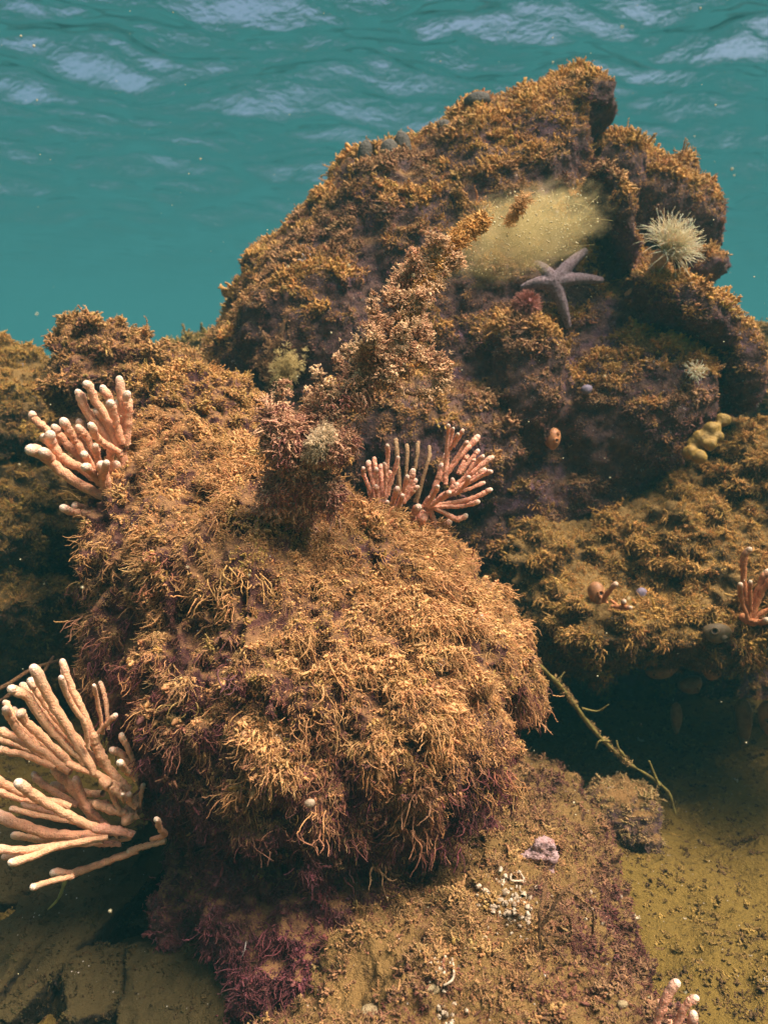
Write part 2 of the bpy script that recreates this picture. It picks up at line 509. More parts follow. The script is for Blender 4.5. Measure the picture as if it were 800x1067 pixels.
def scatter_object(name, pts, turn, size, pick, tint, parent):
    me = bpy.data.meshes.new(name)
    me.vertices.add(len(pts)); me.vertices.foreach_set('co', pts.astype(np.float32).ravel())
    for nm, t, arr, key in (('turn', 'FLOAT_VECTOR', turn, 'vector'), ('size', 'FLOAT_VECTOR', size, 'vector'), ('tint', 'FLOAT_COLOR', tint, 'color')):
        a = me.attributes.new(nm, t, 'POINT'); a.data.foreach_set(key, arr.astype(np.float32).ravel())
    a = me.attributes.new('pick', 'INT', 'POINT'); a.data.foreach_set('value', pick.astype(np.int32))
    me.update()
    o = link(name, me, M_ALGAE, parent)
    md = o.modifiers.new('scatter', 'NODES'); md.node_group = GN
    tag(o, kind='stuff')
    return o

def surf_sample(me, count, rng):
    me.calc_loop_triangles()
    T = np.empty(len(me.loop_triangles) * 3, int); me.loop_triangles.foreach_get('vertices', T); T = T.reshape(-1, 3)
    v, nn = get_v(me), get_n(me)
    a, b, c = v[T[:, 0]], v[T[:, 1]], v[T[:, 2]]
    ar = np.linalg.norm(np.cross(b - a, c - a), axis=1)
    k = rng.choice(len(T), count, p=ar / ar.sum())
    r1 = np.sqrt(rng.random(count)); r2 = rng.random(count)
    w = np.stack([1 - r1, r1 * (1 - r2), r1 * r2], 1)
    p = a[k] * w[:, :1] + b[k] * w[:, 1:2] + c[k] * w[:, 2:]
    nr = nn[T[k, 0]] * w[:, :1] + nn[T[k, 1]] * w[:, 1:2] + nn[T[k, 2]] * w[:, 2:]
    pv_ = np.empty(len(v), np.float32); me.attributes['proud'].data.foreach_get('value', pv_)
    pr = pv_[T[k, 0]] * w[:, 0] + pv_[T[k, 1]] * w[:, 1] + pv_[T[k, 2]] * w[:, 2]
    return p, nr / (np.linalg.norm(nr, axis=1)[:, None] + 1e-9), ar.sum() / 2, pr

def mixv(a, b, t):
    return np.asarray(a)[None, :] * (1 - t[:, None]) + np.asarray(b)[None, :] * t[:, None]

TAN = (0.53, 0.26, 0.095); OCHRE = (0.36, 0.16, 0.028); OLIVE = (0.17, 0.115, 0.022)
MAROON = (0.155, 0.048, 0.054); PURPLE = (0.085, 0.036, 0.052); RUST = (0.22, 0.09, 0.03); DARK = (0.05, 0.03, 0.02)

def turf(name, rock, per_m2, sets, smin, smax, top, low, silt=0.6, seed=0, lean=0.35, patch=6.0, cover=0.0, keep=None, third=None, sizefn=None, silt_lo=-0.55, silt_hi=0.55, nz=0.9, flow=None, siltfn=None):
    """cover a rock with tufts. top / low: colours where silt has settled / where it has not"""
    rng = np.random.default_rng(100 + seed)
    me = rock.data
    _, _, area, _ = surf_sample(me, 10, rng)
    cnt = int(per_m2 * area)
    p, nr, _, prd = surf_sample(me, cnt, rng)
    # thin out what faces away from the open side
    view = np.array((0, 0.0, CAM_Z)) - p; view /= np.linalg.norm(view, axis=1)[:, None]
    face = np.einsum('ij,ij->i', view, nr)
    pr = np.clip(0.12 + smooth01(face, -0.75, 0.0), 0, 1)
    pn = fbm(p * patch + seed * 5.1, 3)
    pr *= smooth01(pn, -0.45 + cover, -0.1 + cover) * 0.9 + 0.1
    if keep is not None: pr *= keep(p, nr)
    ok = rng.random(cnt) < pr
    p, nr, pn, prd = p[ok], nr[ok], pn[ok], prd[ok]; m = len(p)
    down = np.tile((0, 0, -1.0), (m, 1)) + rng.normal(size=(m, 3)) * 0.25
    tdown = down - nr * np.einsum('ij,ij->i', down, nr)[:, None]
    z = nr + tdown * lean + rng.normal(size=(m, 3)) * 0.28
    if flow is not None:               # strands combed down the slope of the whole boulder
        r_ = p - flow; r_ /= np.linalg.norm(r_, axis=1)[:, None]
        tdown = np.array((0, 0, -1.0)) - r_ * (-r_[:, 2])[:, None] + np.stack([perlin(p * 8), perlin(p * 8 + 20), perlin(p * 8 + 40)], 1) * 0.35
        tdown /= np.linalg.norm(tdown, axis=1)[:, None] + 0.15
        z = tdown * 1.0 + r_ * 0.22 + nr * 0.22 + rng.normal(size=(m, 3)) * 0.16
    turn = rot_from(z, tdown + rng.normal(size=(m, 3)) * 0.15)
    q = rng.random(m)
    size = smin + (smax - smin) * q ** 2.0
    big = fbm(p * 18 + 9.1 * seed, 2)
    size = size * (1 + 0.7 * np.clip(big, -0.6, 1.0)) * (1 + 0.45 * np.clip(prd, -0.8, 1.0))
    if sizefn is not None: size = size * sizefn(p, nr)
    size3 = np.stack([size * rng.uniform(0.8, 1.25, m), size * rng.uniform(0.8, 1.25, m), size * rng.uniform(0.8, 1.35, m)], 1)
    keys = list(sets); wts = np.array([sets[k] for k in keys], float); wts /= wts.sum()
    kk = rng.choice(len(keys), m, p=wts)
    pick = np.array([PSET[keys[i]][0] + rng.integers(PSET[keys[i]][1]) for i in kk])
    hgt = nr[:, 2] if siltfn is None else 0.35 * nr[:, 2] + siltfn(p)
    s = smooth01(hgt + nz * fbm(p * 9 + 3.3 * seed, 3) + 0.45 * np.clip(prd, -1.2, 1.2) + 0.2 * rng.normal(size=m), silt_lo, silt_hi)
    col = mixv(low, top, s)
    if third is not None:
        t3 = smooth01(fbm(p * 5 + 40 + seed, 3), 0.0, 0.28)
        col = col * (1 - t3[:, None] * 0.8) + np.asarray(third)[None, :] * t3[:, None] * 0.8
    col = col * rng.uniform(0.7, 1.25, m)[:, None] * (1 + 0.08 * rng.normal(size=(m, 3)))
    tint = np.concatenate([np.clip(col, 0.004, 0.8), np.clip(silt * s, 0, 1)[:, None]], 1)
    return scatter_object(name, p - nr * 0.002, turn, size3, pick, tint, rock)

def make_rock(name, prims, voxel, layers, mat, label, cat='rock', seed=0, smooth=6, group=None):
    me = erode(fuse(prims, voxel, smooth), layers, seed)
    me.name = name
    return tag(link(name, me, mat), label, cat, group)

# --- front boulder
front = make_rock('boulder', [
    E(320, 710, 1.17, 160, 190, 0.29), E(415, 710, 1.14, 112, 135, 0.25), E(262, 580, 1.22, 122, 100, 0.25), E(235, 510, 1.30, 88, 62, 0.20), E(212, 468, 1.36, 70, 50, 0.14),
    E(200, 640, 1.24, 88, 140, 0.22), E(172, 560, 1.28, 60, 90, 0.18), E(290, 880, 1.13, 88, 112, 0.23), E(365, 895, 1.10, 66, 85, 0.21), E(325, 925, 1.06, 92, 78, 0.20), E(250, 900, 1.12, 62, 80, 0.16),
    E(480, 690, 1.19, 62, 78, 0.2), E(400, 608, 1.24, 95, 55, 0.2), E(325, 565, 1.2, 60, 45, 0.16)],
    0.0062, [('fbm', (4.0, 4.0, 4.0), 0.045), ('billow', (11, 11, 8), 0.020), ('flow', (24, 6, 0), 0.016), ('flow', (58, 12, 0), 0.010)], M_ROCK_RED,
    'large front boulder shaggy with tan and maroon drooping algae', 'boulder', 1)
FLOW_C = get_v(front.data).mean(0) + np.array((0, 0.02, 0.0))
def hang_tongues(me, count, rng, rmin, rmax, lmin, lmax, accept):
    p, nr, _, _ = surf_sample(me, count, rng)
    prims = [(get_v(me), [list(q.vertices) for q in me.polygons])]
    acc = accept(p, nr)
    for q, n, a in zip(p, nr, acc):
        if rng.random() > a: continue
        r_ = q - FLOW_C; r_ = r_ / np.linalg.norm(r_)
        t = np.array((0, 0, -1.0)) - r_ * (-r_[2]); t /= np.linalg.norm(t) + 1e-6
        L = rng.uniform(lmin, lmax); d = t + r_ * rng.uniform(0.05, 0.4) + rng.normal(size=3) * 0.16
        d /= np.linalg.norm(d); x = q - n * 0.004; path = [x]
        for k in range(5):
            d = d + np.array((0, 0, -0.22)) + rng.normal(size=3) * 0.12; d /= np.linalg.norm(d); x = x + d * L / 5; path.append(x)
        r = rng.uniform(rmin, rmax) * np.array((0.9, 1.0, 0.9, 0.7, 0.5, 0.28)) * rng.uniform(0.8, 1.2, 6)
        v, f = tube(path, r, 6); f = f + [list(range(6))[::-1]]
        prims.append((np.array(v), f))
    return prims
_old = front.data
_rng = np.random.default_rng(77)
_pr = hang_tongues(_old, 1300, _rng, 0.005, 0.011, 0.035, 0.085, lambda p, n: smooth01(-n[:, 1], -0.2, 0.3) * (0.25 + 0.75 * smooth01(-n[:, 2], -0.75, 0.1)))
front.data = erode(fuse(_pr, 0.0048, 0), [('flow', (24, 6, 0), 0.0), ('flow', (58, 12, 0), 0.0), ('billow', (60, 60, 30), 0.004)], 1)
front.data.materials.append(M_ROCK_RED)
bare = lambda p, n: np.where((p[:, 0] < -0.24) & (n[:, 0] < -0.3) & (p[:, 2] < 0.72), 0.3, 1.0)
patchy = lambda p, n: 0.6 + 0.9 * smooth01(fbm(p * 7 + 70, 3), -0.35, 0.4)
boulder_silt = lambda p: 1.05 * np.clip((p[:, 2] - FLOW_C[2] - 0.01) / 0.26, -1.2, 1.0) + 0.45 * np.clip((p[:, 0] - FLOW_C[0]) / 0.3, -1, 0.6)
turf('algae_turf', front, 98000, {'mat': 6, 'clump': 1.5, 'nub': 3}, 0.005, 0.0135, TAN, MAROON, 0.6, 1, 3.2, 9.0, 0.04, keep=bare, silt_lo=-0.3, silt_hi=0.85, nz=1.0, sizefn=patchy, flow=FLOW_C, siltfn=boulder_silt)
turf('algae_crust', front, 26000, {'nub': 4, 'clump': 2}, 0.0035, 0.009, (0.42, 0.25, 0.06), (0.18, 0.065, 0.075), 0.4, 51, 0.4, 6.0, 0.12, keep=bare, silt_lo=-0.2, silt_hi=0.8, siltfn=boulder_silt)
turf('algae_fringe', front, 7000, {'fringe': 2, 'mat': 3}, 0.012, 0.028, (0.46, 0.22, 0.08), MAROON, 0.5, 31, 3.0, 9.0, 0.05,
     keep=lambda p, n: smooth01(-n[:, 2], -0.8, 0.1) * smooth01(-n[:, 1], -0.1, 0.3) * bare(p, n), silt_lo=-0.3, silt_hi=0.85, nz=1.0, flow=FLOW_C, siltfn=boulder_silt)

# --- back rock
outl = [(215, 360), (235, 325), (262, 265), (300, 243), (345, 200), (362, 163), (385, 158), (430, 150), (478, 118), (498, 100), (520, 104), (548, 92),
        (600, 80), (628, 84), (616, 130), (614, 185), (640, 235), (660, 268), (720, 300), (760, 335), (770, 400), (755, 440), (735, 472), (700, 525), (640, 580), (560, 640), (440, 640), (260, 600), (205, 470)]
back = make_rock('rock', [
    LOFT(outl, [(0.72, 1.78), (0.93, 1.84), (1.0, 1.98), (0.98, 2.2), (0.7, 2.6)], (500, 380), 0.12),
    E(550, 400, 1.78, 40, 75, 0.10, 0.15), E(420, 470, 1.75, 120, 80, 0.12), E(330, 350, 1.86, 80, 80, 0.12),
    E(705, 318, 1.78, 64, 24, 0.11, -0.5), E(638, 228, 1.84, 15, 55, 0.10, 0.35), E(765, 380, 1.84, 16, 50, 0.10, 0.1), E(655, 430, 1.78, 90, 70, 0.10, 0.6),
    E(655, 215, 2.2, 40, 42, 0.18), E(638, 190, 2.08, 24, 42, 0.12), E(690, 230, 2.2, 46, 38, 0.18), E(722, 242, 2.15, 22, 22, 0.11), E(728, 282, 2.1, 26, 20, 0.12), E(705, 190, 2.2, 14, 16, 0.08), E(655, 165, 2.2, 14, 16, 0.08),
    E(600, 700, 2.45, 320, 170, 0.35), E(620, 108, 1.98, 22, 26, 0.07)],
    0.011, [('fbm', (4, 4, 4), 0.035), ('ridge', (6, 6, 6), 0.009), ('billow', (15, 15, 15), 0.010), ('billow', (38, 38, 38), 0.009), ('fbm', (75, 75, 75), 0.006)], M_ROCK_BROWN,
    'big craggy back rock rising towards the water surface', 'rock', 2, 3)
turf('algae_turf', back, 46000, {'clump': 4, 'nub': 5, 'twig': 1}, 0.004, 0.013, (0.46, 0.235, 0.05), (0.16, 0.075, 0.085), 0.5, 2, 0.25, 6.0, -0.05, third=(0.17, 0.075, 0.05), silt_lo=-0.2, silt_hi=1.0, sizefn=lambda p, n: 1 + 1.2 * smooth01(n[:, 2], 0.15, 0.85))
turf('shell_grit', back, 4200, {'nub': 1}, 0.0035, 0.007, (0.50, 0.42, 0.36), (0.42, 0.36, 0.34), 0.0, 41, 0.1, 6.0, -0.3)

# --- ledge to the right, over the dark hollow
ledge = make_rock('rock_ledge', [
    E(690, 570, 1.80, 130, 70, 0.26, 0.1), E(775, 520, 1.88, 90, 85, 0.28), E(615, 640, 1.62, 70, 56, 0.2), E(800, 620, 1.60, 90, 52, 0.22), E(700, 640, 1.62, 80, 40, 0.2), E(880, 640, 1.5, 90, 60, 0.25), E(850, 560, 1.9, 120, 110, 0.3), E(560, 610, 1.78, 60, 90, 0.2)],
    0.010, [('fbm', (5, 5, 5), 0.05), ('billow', (12, 12, 20), 0.026), ('billow', (32, 32, 44), 0.012)], M_ROCK_OLIVE,
    'olive tufted ledge overhanging the dark hollow on the right', 'rock', 3)
turf('algae_turf', ledge, 34000, {'clump': 4, 'droop': 3, 'twig': 1}, 0.006, 0.020, (0.40, 0.215, 0.045), (0.15, 0.075, 0.035), 0.3, 3, 0.5, 7.0, 0.0, silt_lo=-0.6, silt_hi=0.5)

# --- rocks to the left and behind
hump = make_rock('mound', [E(205, 425, 1.40, 66, 42, 0.13), E(240, 465, 1.36, 60, 40, 0.12), E(170, 450, 1.42, 35, 45, 0.1), E(300, 470, 1.42, 70, 30, 0.12)],
    0.007, [('fbm', (8, 8, 8), 0.03), ('billow', (20, 20, 20), 0.022), ('billow', (50, 50, 50), 0.009)], M_ROCK_RED, 'rounded tan mound of silty algae behind the front boulder', 'rock', 4)
turf('algae_turf', hump, 60000, {'clump': 5, 'nub': 3, 'droop': 1}, 0.006, 0.016, (0.46, 0.245, 0.068), (0.22, 0.10, 0.045), 0.55, 4, 0.3, 7.0, -0.3)
peak = make_rock('rock', [E(112, 395, 1.68, 50, 60, 0.18), E(92, 358, 1.70, 24, 30, 0.08, 0.2), E(165, 410, 1.68, 60, 48, 0.16), E(130, 460, 1.62, 60, 60, 0.16)],
    0.010, [('fbm', (7, 7, 7), 0.045), ('billow', (17, 17, 17), 0.024), ('billow', (40, 40, 40), 0.010)], M_ROCK_RED, 'pointed brown rock behind the upper left finger sponge', 'rock', 5)
turf('algae_turf', peak, 40000, {'clump': 5, 'twig': 1, 'nub': 2}, 0.007, 0.021, (0.36, 0.185, 0.058), (0.17, 0.07, 0.045), 0.5, 5, 0.3, 7.0, -0.2)
left = make_rock('rock', [E(5, 440, 2.0, 80, 75, 0.3), E(-40, 420, 2.1, 90, 75, 0.3), E(20, 555, 1.85, 60, 42, 0.2), E(15, 625, 1.75, 60, 30, 0.16), E(-20, 520, 1.95, 110, 90, 0.25), E(30, 640, 2.0, 90, 90, 0.2), E(60, 480, 2.05, 50, 80, 0.2), E(110, 580, 2.1, 90, 120, 0.2)],
    0.012, [('fbm', (6, 6, 6), 0.05), ('billow', (13, 13, 20), 0.03), ('billow', (34, 34, 40), 0.012)], M_ROCK_OLIVE, 'dark olive rock with mossy shelves at the left edge', 'rock', 6)
turf('algae_turf', left, 26000, {'clump': 5, 'droop': 2, 'nub': 2}, 0.008, 0.022, (0.34, 0.19, 0.038), (0.11, 0.06, 0.03), 0.2, 6, 0.4, 6.0, -0.05)
far = make_rock('rock', [E(200, 420, 2.9, 75, 60, 0.3), E(150, 430, 3.0, 80, 60, 0.3), E(225, 390, 2.8, 40, 40, 0.2)],
    0.02, [('fbm', (5, 5, 5), 0.06), ('billow', (14, 14, 14), 0.03)], M_ROCK_OLIVE, 'distant yellow green rock left of the big back rock', 'rock', 7)
turf('algae_turf', far, 5000, {'clump': 4, 'nub': 2}, 0.02, 0.05, (0.24, 0.16, 0.03), (0.12, 0.08, 0.02), 0.3, 7, 0.3)
farr = make_rock('rock', [E(805, 400, 2.5, 36, 60, 0.25), E(830, 380, 2.6, 60, 50, 0.25), E(800, 450, 2.4, 40, 50, 0.2)],
    0.016, [('fbm', (6, 6, 6), 0.05), ('billow', (16, 16, 16), 0.03)], M_ROCK_OLIVE, 'olive rock at the right edge behind the back rock', 'rock', 8)
turf('algae_turf', farr, 8000, {'clump': 4, 'nub': 2}, 0.015, 0.04, (0.22, 0.14, 0.03), (0.08, 0.05, 0.025), 0.3, 8, 0.3)

# --- silty slab in the foreground and the small rock on it
def EW(c, r):
    bm = bmesh.new(); bmesh.ops.create_icosphere(bm, subdivisions=3, radius=1)
    V = np.array([v.co for v in bm.verts]); F = [[v.index for v in f.verts] for f in bm.faces]; bm.free()
    return V * np.array(r) + np.array(c), F
slab = make_rock('rock_slab', [EW((0.10, 0.85, 0.02), (0.24, 0.38, 0.17)), EW((0.16, 1.10, 0.02), (0.20, 0.36, 0.14)), EW((0.24, 1.32, 0.0), (0.16, 0.3, 0.13)), EW((0.0, 0.70, 0.03), (0.20, 0.22, 0.14)), EW((0.22, 0.72, 0.0), (0.18, 0.25, 0.16)), EW((0.145, 0.90, 0.15), (0.05, 0.055, 0.04)), EW((0.05, 0.80, 0.16), (0.04, 0.04, 0.03)), EW((0.25, 0.95, 0.1), (0.05, 0.06, 0.05))],
    0.0065, [('fbm', (5, 5, 5), 0.04), ('fbm', (14, 14, 14), 0.026), ('billow', (34, 34, 34), 0.013), ('fbm', (80, 80, 80), 0.005)], M_SLAB,
    'flat ochre rock covered in silt in the foreground', 'rock', 9)
turf('algae_turf', slab, 60000, {'nub': 4, 'clump': 4, 'mat': 1}, 0.005, 0.017, (0.30, 0.165, 0.055), (0.14, 0.052, 0.04), 0.35, 9, 0.3, 8.0, 0.10, third=(0.10, 0.035, 0.03), silt_lo=0.1, silt_hi=1.5)
knob = make_rock('boulder', [E(650, 850, 1.42, 42, 36, 0.08), E(630, 840, 1.42, 26, 24, 0.06), E(665, 870, 1.40, 26, 26, 0.06)],
    0.006, [('fbm', (12, 12, 12), 0.018), ('billow', (40, 40, 40), 0.008)], M_ROCK_BROWN, 'small speckled round boulder on the silt below the hollow', 'boulder', 10)
turf('algae_turf', knob, 30000, {'clump': 3, 'nub': 4, 'twig': 1}, 0.006, 0.018, (0.24, 0.17, 0.06), (0.10, 0.055, 0.045), 0.5, 10, 0.2, 9.0, -0.1)

# stones bottom left, their colours darkened to stand in for shade
def stone(px, py, Y, half, rot, label, seed, mat=M_SHADED_STONE):
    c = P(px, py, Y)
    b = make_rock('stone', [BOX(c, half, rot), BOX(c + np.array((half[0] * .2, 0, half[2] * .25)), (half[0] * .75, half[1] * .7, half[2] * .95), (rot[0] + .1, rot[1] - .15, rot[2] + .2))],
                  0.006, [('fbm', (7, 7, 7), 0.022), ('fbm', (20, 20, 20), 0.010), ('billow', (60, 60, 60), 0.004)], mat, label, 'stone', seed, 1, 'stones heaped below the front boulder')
    return b
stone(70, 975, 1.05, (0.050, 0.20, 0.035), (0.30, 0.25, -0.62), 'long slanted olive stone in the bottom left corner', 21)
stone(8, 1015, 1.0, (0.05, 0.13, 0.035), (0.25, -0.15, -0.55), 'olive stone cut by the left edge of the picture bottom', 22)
stone(255, 1052, 0.93, (0.15, 0.10, 0.05), (0.25, -0.18, 0.12), 'broad shaded slab of stone along the bottom edge', 23)
stone(200, 985, 1.08, (0.10, 0.09, 0.028), (0.15, -0.25, 0.25), 'shaded stone wedged under the front boulder', 24)
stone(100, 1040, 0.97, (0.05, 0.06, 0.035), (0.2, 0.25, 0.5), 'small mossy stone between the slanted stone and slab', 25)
stone(30, 925, 1.30, (0.12, 0.12, 0.06), (0.1, 0.3, 0.4), 'shaded rounded stone behind the lower left finger sponge', 26)
stone(150, 945, 1.15, (0.09, 0.07, 0.022), (0.1, -0.35, -0.3), 'thin shaded stone leaning behind the long slanted stone', 27)

# ---------------------------------------------------------------- living things on the rocks
def bvh(o):
    me = o.data
    return BVHTree.FromPolygons([tuple(v.co) for v in me.vertices], [tuple(q.vertices) for q in me.polygons])
BV = {k: bvh(o) for k, o in (('front', front), ('back', back), ('ledge', ledge), ('slab', slab), ('knob', knob), ('hump', hump), ('peak', peak), ('left', left), ('seabed', seabed))}
def hit(px, py, keys=None):
    o = Vector((0, 0, CAM_Z)); d = Vector(P(px, py, 1.0)) - o; d.normalize()
    best = None
    for k in (keys or BV):
        loc, nr, _, dist = BV[k].ray_cast(o, d)
        if loc is not None and (best is None or dist < best[2]): best = (np.array(loc), np.array(nr), dist)
    if best is None: return P(px, py, 1.6), np.array((0, -1.0, 0.2)), 1.6
    return best

def catmull(pts, n):
    pts = np.asarray(pts, float)
    if len(pts) == 2: pts = np.array([pts[0], (pts[0] + pts[1]) / 2, pts[1]])
    e = np.concatenate([[2 * pts[0] - pts[1]], pts, [2 * pts[-1] - pts[-2]]])
    out = []
    m = len(pts) - 1
    for t in np.linspace(0, m, n):
        i = min(int(t), m - 1); f = t - i
        p0, p1, p2, p3 = e[i], e[i + 1], e[i + 2], e[i + 3]
        out.append(0.5 * ((2 * p1) + (-p0 + p2) * f + (2 * p0 - 5 * p1 + 4 * p2 - p3) * f * f + (-p0 + 3 * p1 - 3 * p2 + p3) * f ** 3))
    return np.array(out)

def sponge_mat(name, body, tip):
    m, nt, out = new_mat(name)
    at = N(nt, 'ShaderNodeAttribute', attribute_type='GEOMETRY', attribute_name='pale')
    geo = N(nt, 'ShaderNodeNewGeometry')
    nz = noise_tex(nt, geo.outputs['Position'], 90, 4, 0.6)
    c = ramp(nt, nz, [(0.3, tuple(x * 0.72 for x in body)), (0.65, body)])
    c = mixc(nt, at.outputs['Fac'], c, tip)
    n3 = noise_tex(nt, geo.outputs['Position'], 420, 2, 0.5)
    pore = ramp(nt, n3, [(0.30, (0.6, 0.5, 0.45)), (0.42, (1, 1, 1))])
    c = mixc(nt, 0.8, c, pore, 'MULTIPLY')
    bs = N(nt, 'ShaderNodeBsdfPrincipled'); bs.inputs['Roughness'].default_value = 0.75; bs.inputs['Specular IOR Level'].default_value = 0.2
    bs.inputs['Subsurface Weight'].default_value = 0.25; bs.inputs['Subsurface Scale'].default_value = 0.004
    nt.links.new(c, bs.inputs['Base Color'])
    bp = N(nt, 'ShaderNodeBump'); bp.inputs['Strength'].default_value = 0.6; bp.inputs['Distance'].default_value = 0.004
    nt.links.new(n3, bp.inputs['Height']); nt.links.new(bp.outputs[0], bs.inputs['Normal'])
    nt.links.new(bs.outputs[0], out.inputs['Surface'])
    return m
M_SP_PEACH = sponge_mat('peach_sponge', (0.80, 0.40, 0.23), (0.78, 0.62, 0.49))
M_SP_GOLD = sponge_mat('golden_sponge', (0.80, 0.43, 0.24), (0.78, 0.62, 0.49))
M_SP_PINK = sponge_mat('pink_sponge', (0.80, 0.38, 0.24), (0.78, 0.62, 0.49))
M_SP_RUST = sponge_mat('orange_sponge', (0.50, 0.20, 0.08), (0.66, 0.52, 0.38))
M_SP_DULL = sponge_mat('silted_sponge', (0.30, 0.18, 0.09), (0.42, 0.28, 0.16))

def finger(path, r, mat, parent, rng, web=False):
    n = 24; c = catmull(path, n); t = np.linspace(0, 1, n)
    L = np.linalg.norm(np.diff(c, axis=0), axis=1).sum()
    wob = np.convolve(rng.normal(size=n + 2), (0.3, 0.5, 0.3), 'valid')
    rad = r * 0.92 * (0.82 + 0.26 * t) * (1 + 0.09 * wob)
    rad[-2] *= 0.94
    c = c + rng.normal(size=c.shape) * r * 0.09
    # resample rings at the end so that it is round
    base_c, base_r = c[:-1], rad[:-1]
    V, F = tube(base_c, base_r, 10, False)
    V = np.array(V); cc_ = np.repeat(base_c, 10, 0); u_ = V - cc_; sd_ = rng.uniform(0, 50)
    fall = np.repeat(np.clip((1 - t[:-1]) * 6, 0, 1), 10)
    V = cc_ + u_ * (1 + fall * (0.12 * fbm(V / r * 0.5 + sd_, 2) + 0.04 * perlin(V / r * 1.7 + sd_)))[:, None]
    o = link('finger', mesh('finger', V, F), mat, parent)
    tt = np.repeat(t[:-1], 10)
    pale = (0.0 if web else 0.30) * smooth01(tt, 0.72, 1.0)
    a = o.data.attributes.new('pale', 'FLOAT', 'POINT'); a.data.foreach_set('value', pale.astype(np.float32))
    # pale rounded tip
    d = c[-2] - c[-3]; d /= np.linalg.norm(d)
    R = base_r[-1]; p0 = c[-2]
    k = np.sin(np.linspace(0, 1, 7) * math.pi / 2); pts = p0 + np.outer(k * R * 1.25, d); rr = R * np.sqrt(np.clip(1 - k ** 2, 0.0, 1)); rr[-1] = R * 0.06
    V, F = tube(pts, rr, 10, True)
    q = link('tip', mesh('tip', V, F), mat, o)
    a = q.data.attributes.new('pale', 'FLOAT', 'POINT'); a.data.foreach_set('value', (np.concatenate([0.30 + 0.55 * smooth01(np.repeat(k, 10), 0.0, 0.8), [0.85]]) * (0 if web else 1)).astype(np.float32))

def finger_sponge(label, base, Y, fingers, org, sc, mat, seed, dy=(-0.07, 0.02), hold=14, group='finger sponges growing on the rocks'):
    """fingers: (list of traced points, radius) in units of sc photograph pixels from org"""
    rng = np.random.default_rng(seed)
    bp = P(base[0], base[1], Y)
    root = empty('finger_sponge', bp)
    inv = Matrix.Translation(-Vector(bp))
    tag(root, label, 'sponge', group)
    for it in fingers:
        pts, r = it[0], it[1]; mt = it[2] if len(it) > 2 else mat
        off = it[3] if len(it) > 3 else rng.uniform(*dy)
        m = len(pts); path = []
        for i, (x, y) in enumerate(pts):
            f = (i / (m - 1)) ** 1.2
            path.append(P(org[0] + x * sc, org[1] + y * sc, Y + off * (0.35 + 0.65 * f)) - bp)
        web = len(pts) == 3 and len(it) > 3 and r >= (27 if seed in (2, 4, 5) else 40)
        finger(path, r * (0.62 if web else 1.0) * sc * (Y + off) / FPX, mt, root, rng, web)
    s = Y / FPX
    V, F = EW((0, 0.02, 0), (hold * 0.6 * s, 0.04, hold * 0.6 * s))
    V = V + 0.15 * hold * s * np.stack([fbm(V * 60, 2), fbm(V * 60 + 9, 2), fbm(V * 60 + 19, 2)], 1)
    h_ = link('holdfast', mesh('holdfast', V, F), mat, root)
    a = h_.data.attributes.new('pale', 'FLOAT', 'POINT'); a.data.foreach_set('value', np.zeros(len(V), np.float32))
    return root

finger_sponge('peach finger sponge on the upper left edge of the front boulder', (122, 525), 1.20, [
    ([(605, 540), (480, 370), (400, 270), (350, 150)], 30), ([(600, 520), (530, 330), (450, 210), (415, 105)], 28),
    ([(610, 500), (560, 340), (540, 200), (495, 140)], 26), ([(600, 480), (520, 350), (470, 268)], 30), ([(615, 470), (570, 320), (540, 225)], 28),
    ([(625, 470), (620, 330), (590, 230)], 26), ([(640, 480), (655, 300), (640, 172)], 28), ([(640, 500), (630, 300), (595, 80)], 26, M_SP_PEACH, -0.01),
    ([(600, 520), (480, 450), (430, 365)], 26), ([(600, 850), (630, 650), (610, 520)], 50, M_SP_PEACH, 0.0),
    ([(560, 820), (480, 770), (330, 690), (200, 590), (130, 530), (68, 502)], 38, M_SP_PEACH, -0.08), ([(240, 620), (190, 570), (150, 520)], 34, M_SP_PEACH, -0.08),
    ([(500, 720), (380, 620), (260, 560), (200, 480), (180, 412)], 36, M_SP_PEACH, -0.06), ([(240, 530), (170, 460), (145, 430)], 24, M_SP_PEACH, -0.05),
    ([(260, 470), (170, 390), (110, 340), (75, 298)], 27, M_SP_PEACH, 0.0), ([(420, 620), (300, 490), (240, 420), (218, 378)], 26), ([(430, 600), (330, 440), (265, 342)], 30),
    ([(450, 600), (370, 460), (350, 385), (362, 345)], 27), ([(470, 580), (410, 440), (355, 375)], 24), ([(480, 680), (410, 570), (385, 530)], 26, M_SP_PEACH, -0.09), ([(500, 720), (430, 640), (395, 605)], 28, M_SP_PEACH, -0.1),
    ([(490, 640), (465, 540), (455, 488)], 24), ([(545, 660), (545, 560), (545, 497)], 27), ([(530, 780), (500, 680), (525, 580)], 25, M_SP_PEACH, -0.09),
    ([(610, 790), (640, 730), (570, 640), (590, 590)], 26), ([(600, 870), (540, 760), (500, 650), (490, 600)], 34, M_SP_PEACH, -0.07), ([(560, 860), (420, 882), (330, 880), (268, 855)], 27), ([(470, 870), (380, 850), (330, 835)], 22)],
    (20, 380), 0.175, M_SP_PEACH, 1)

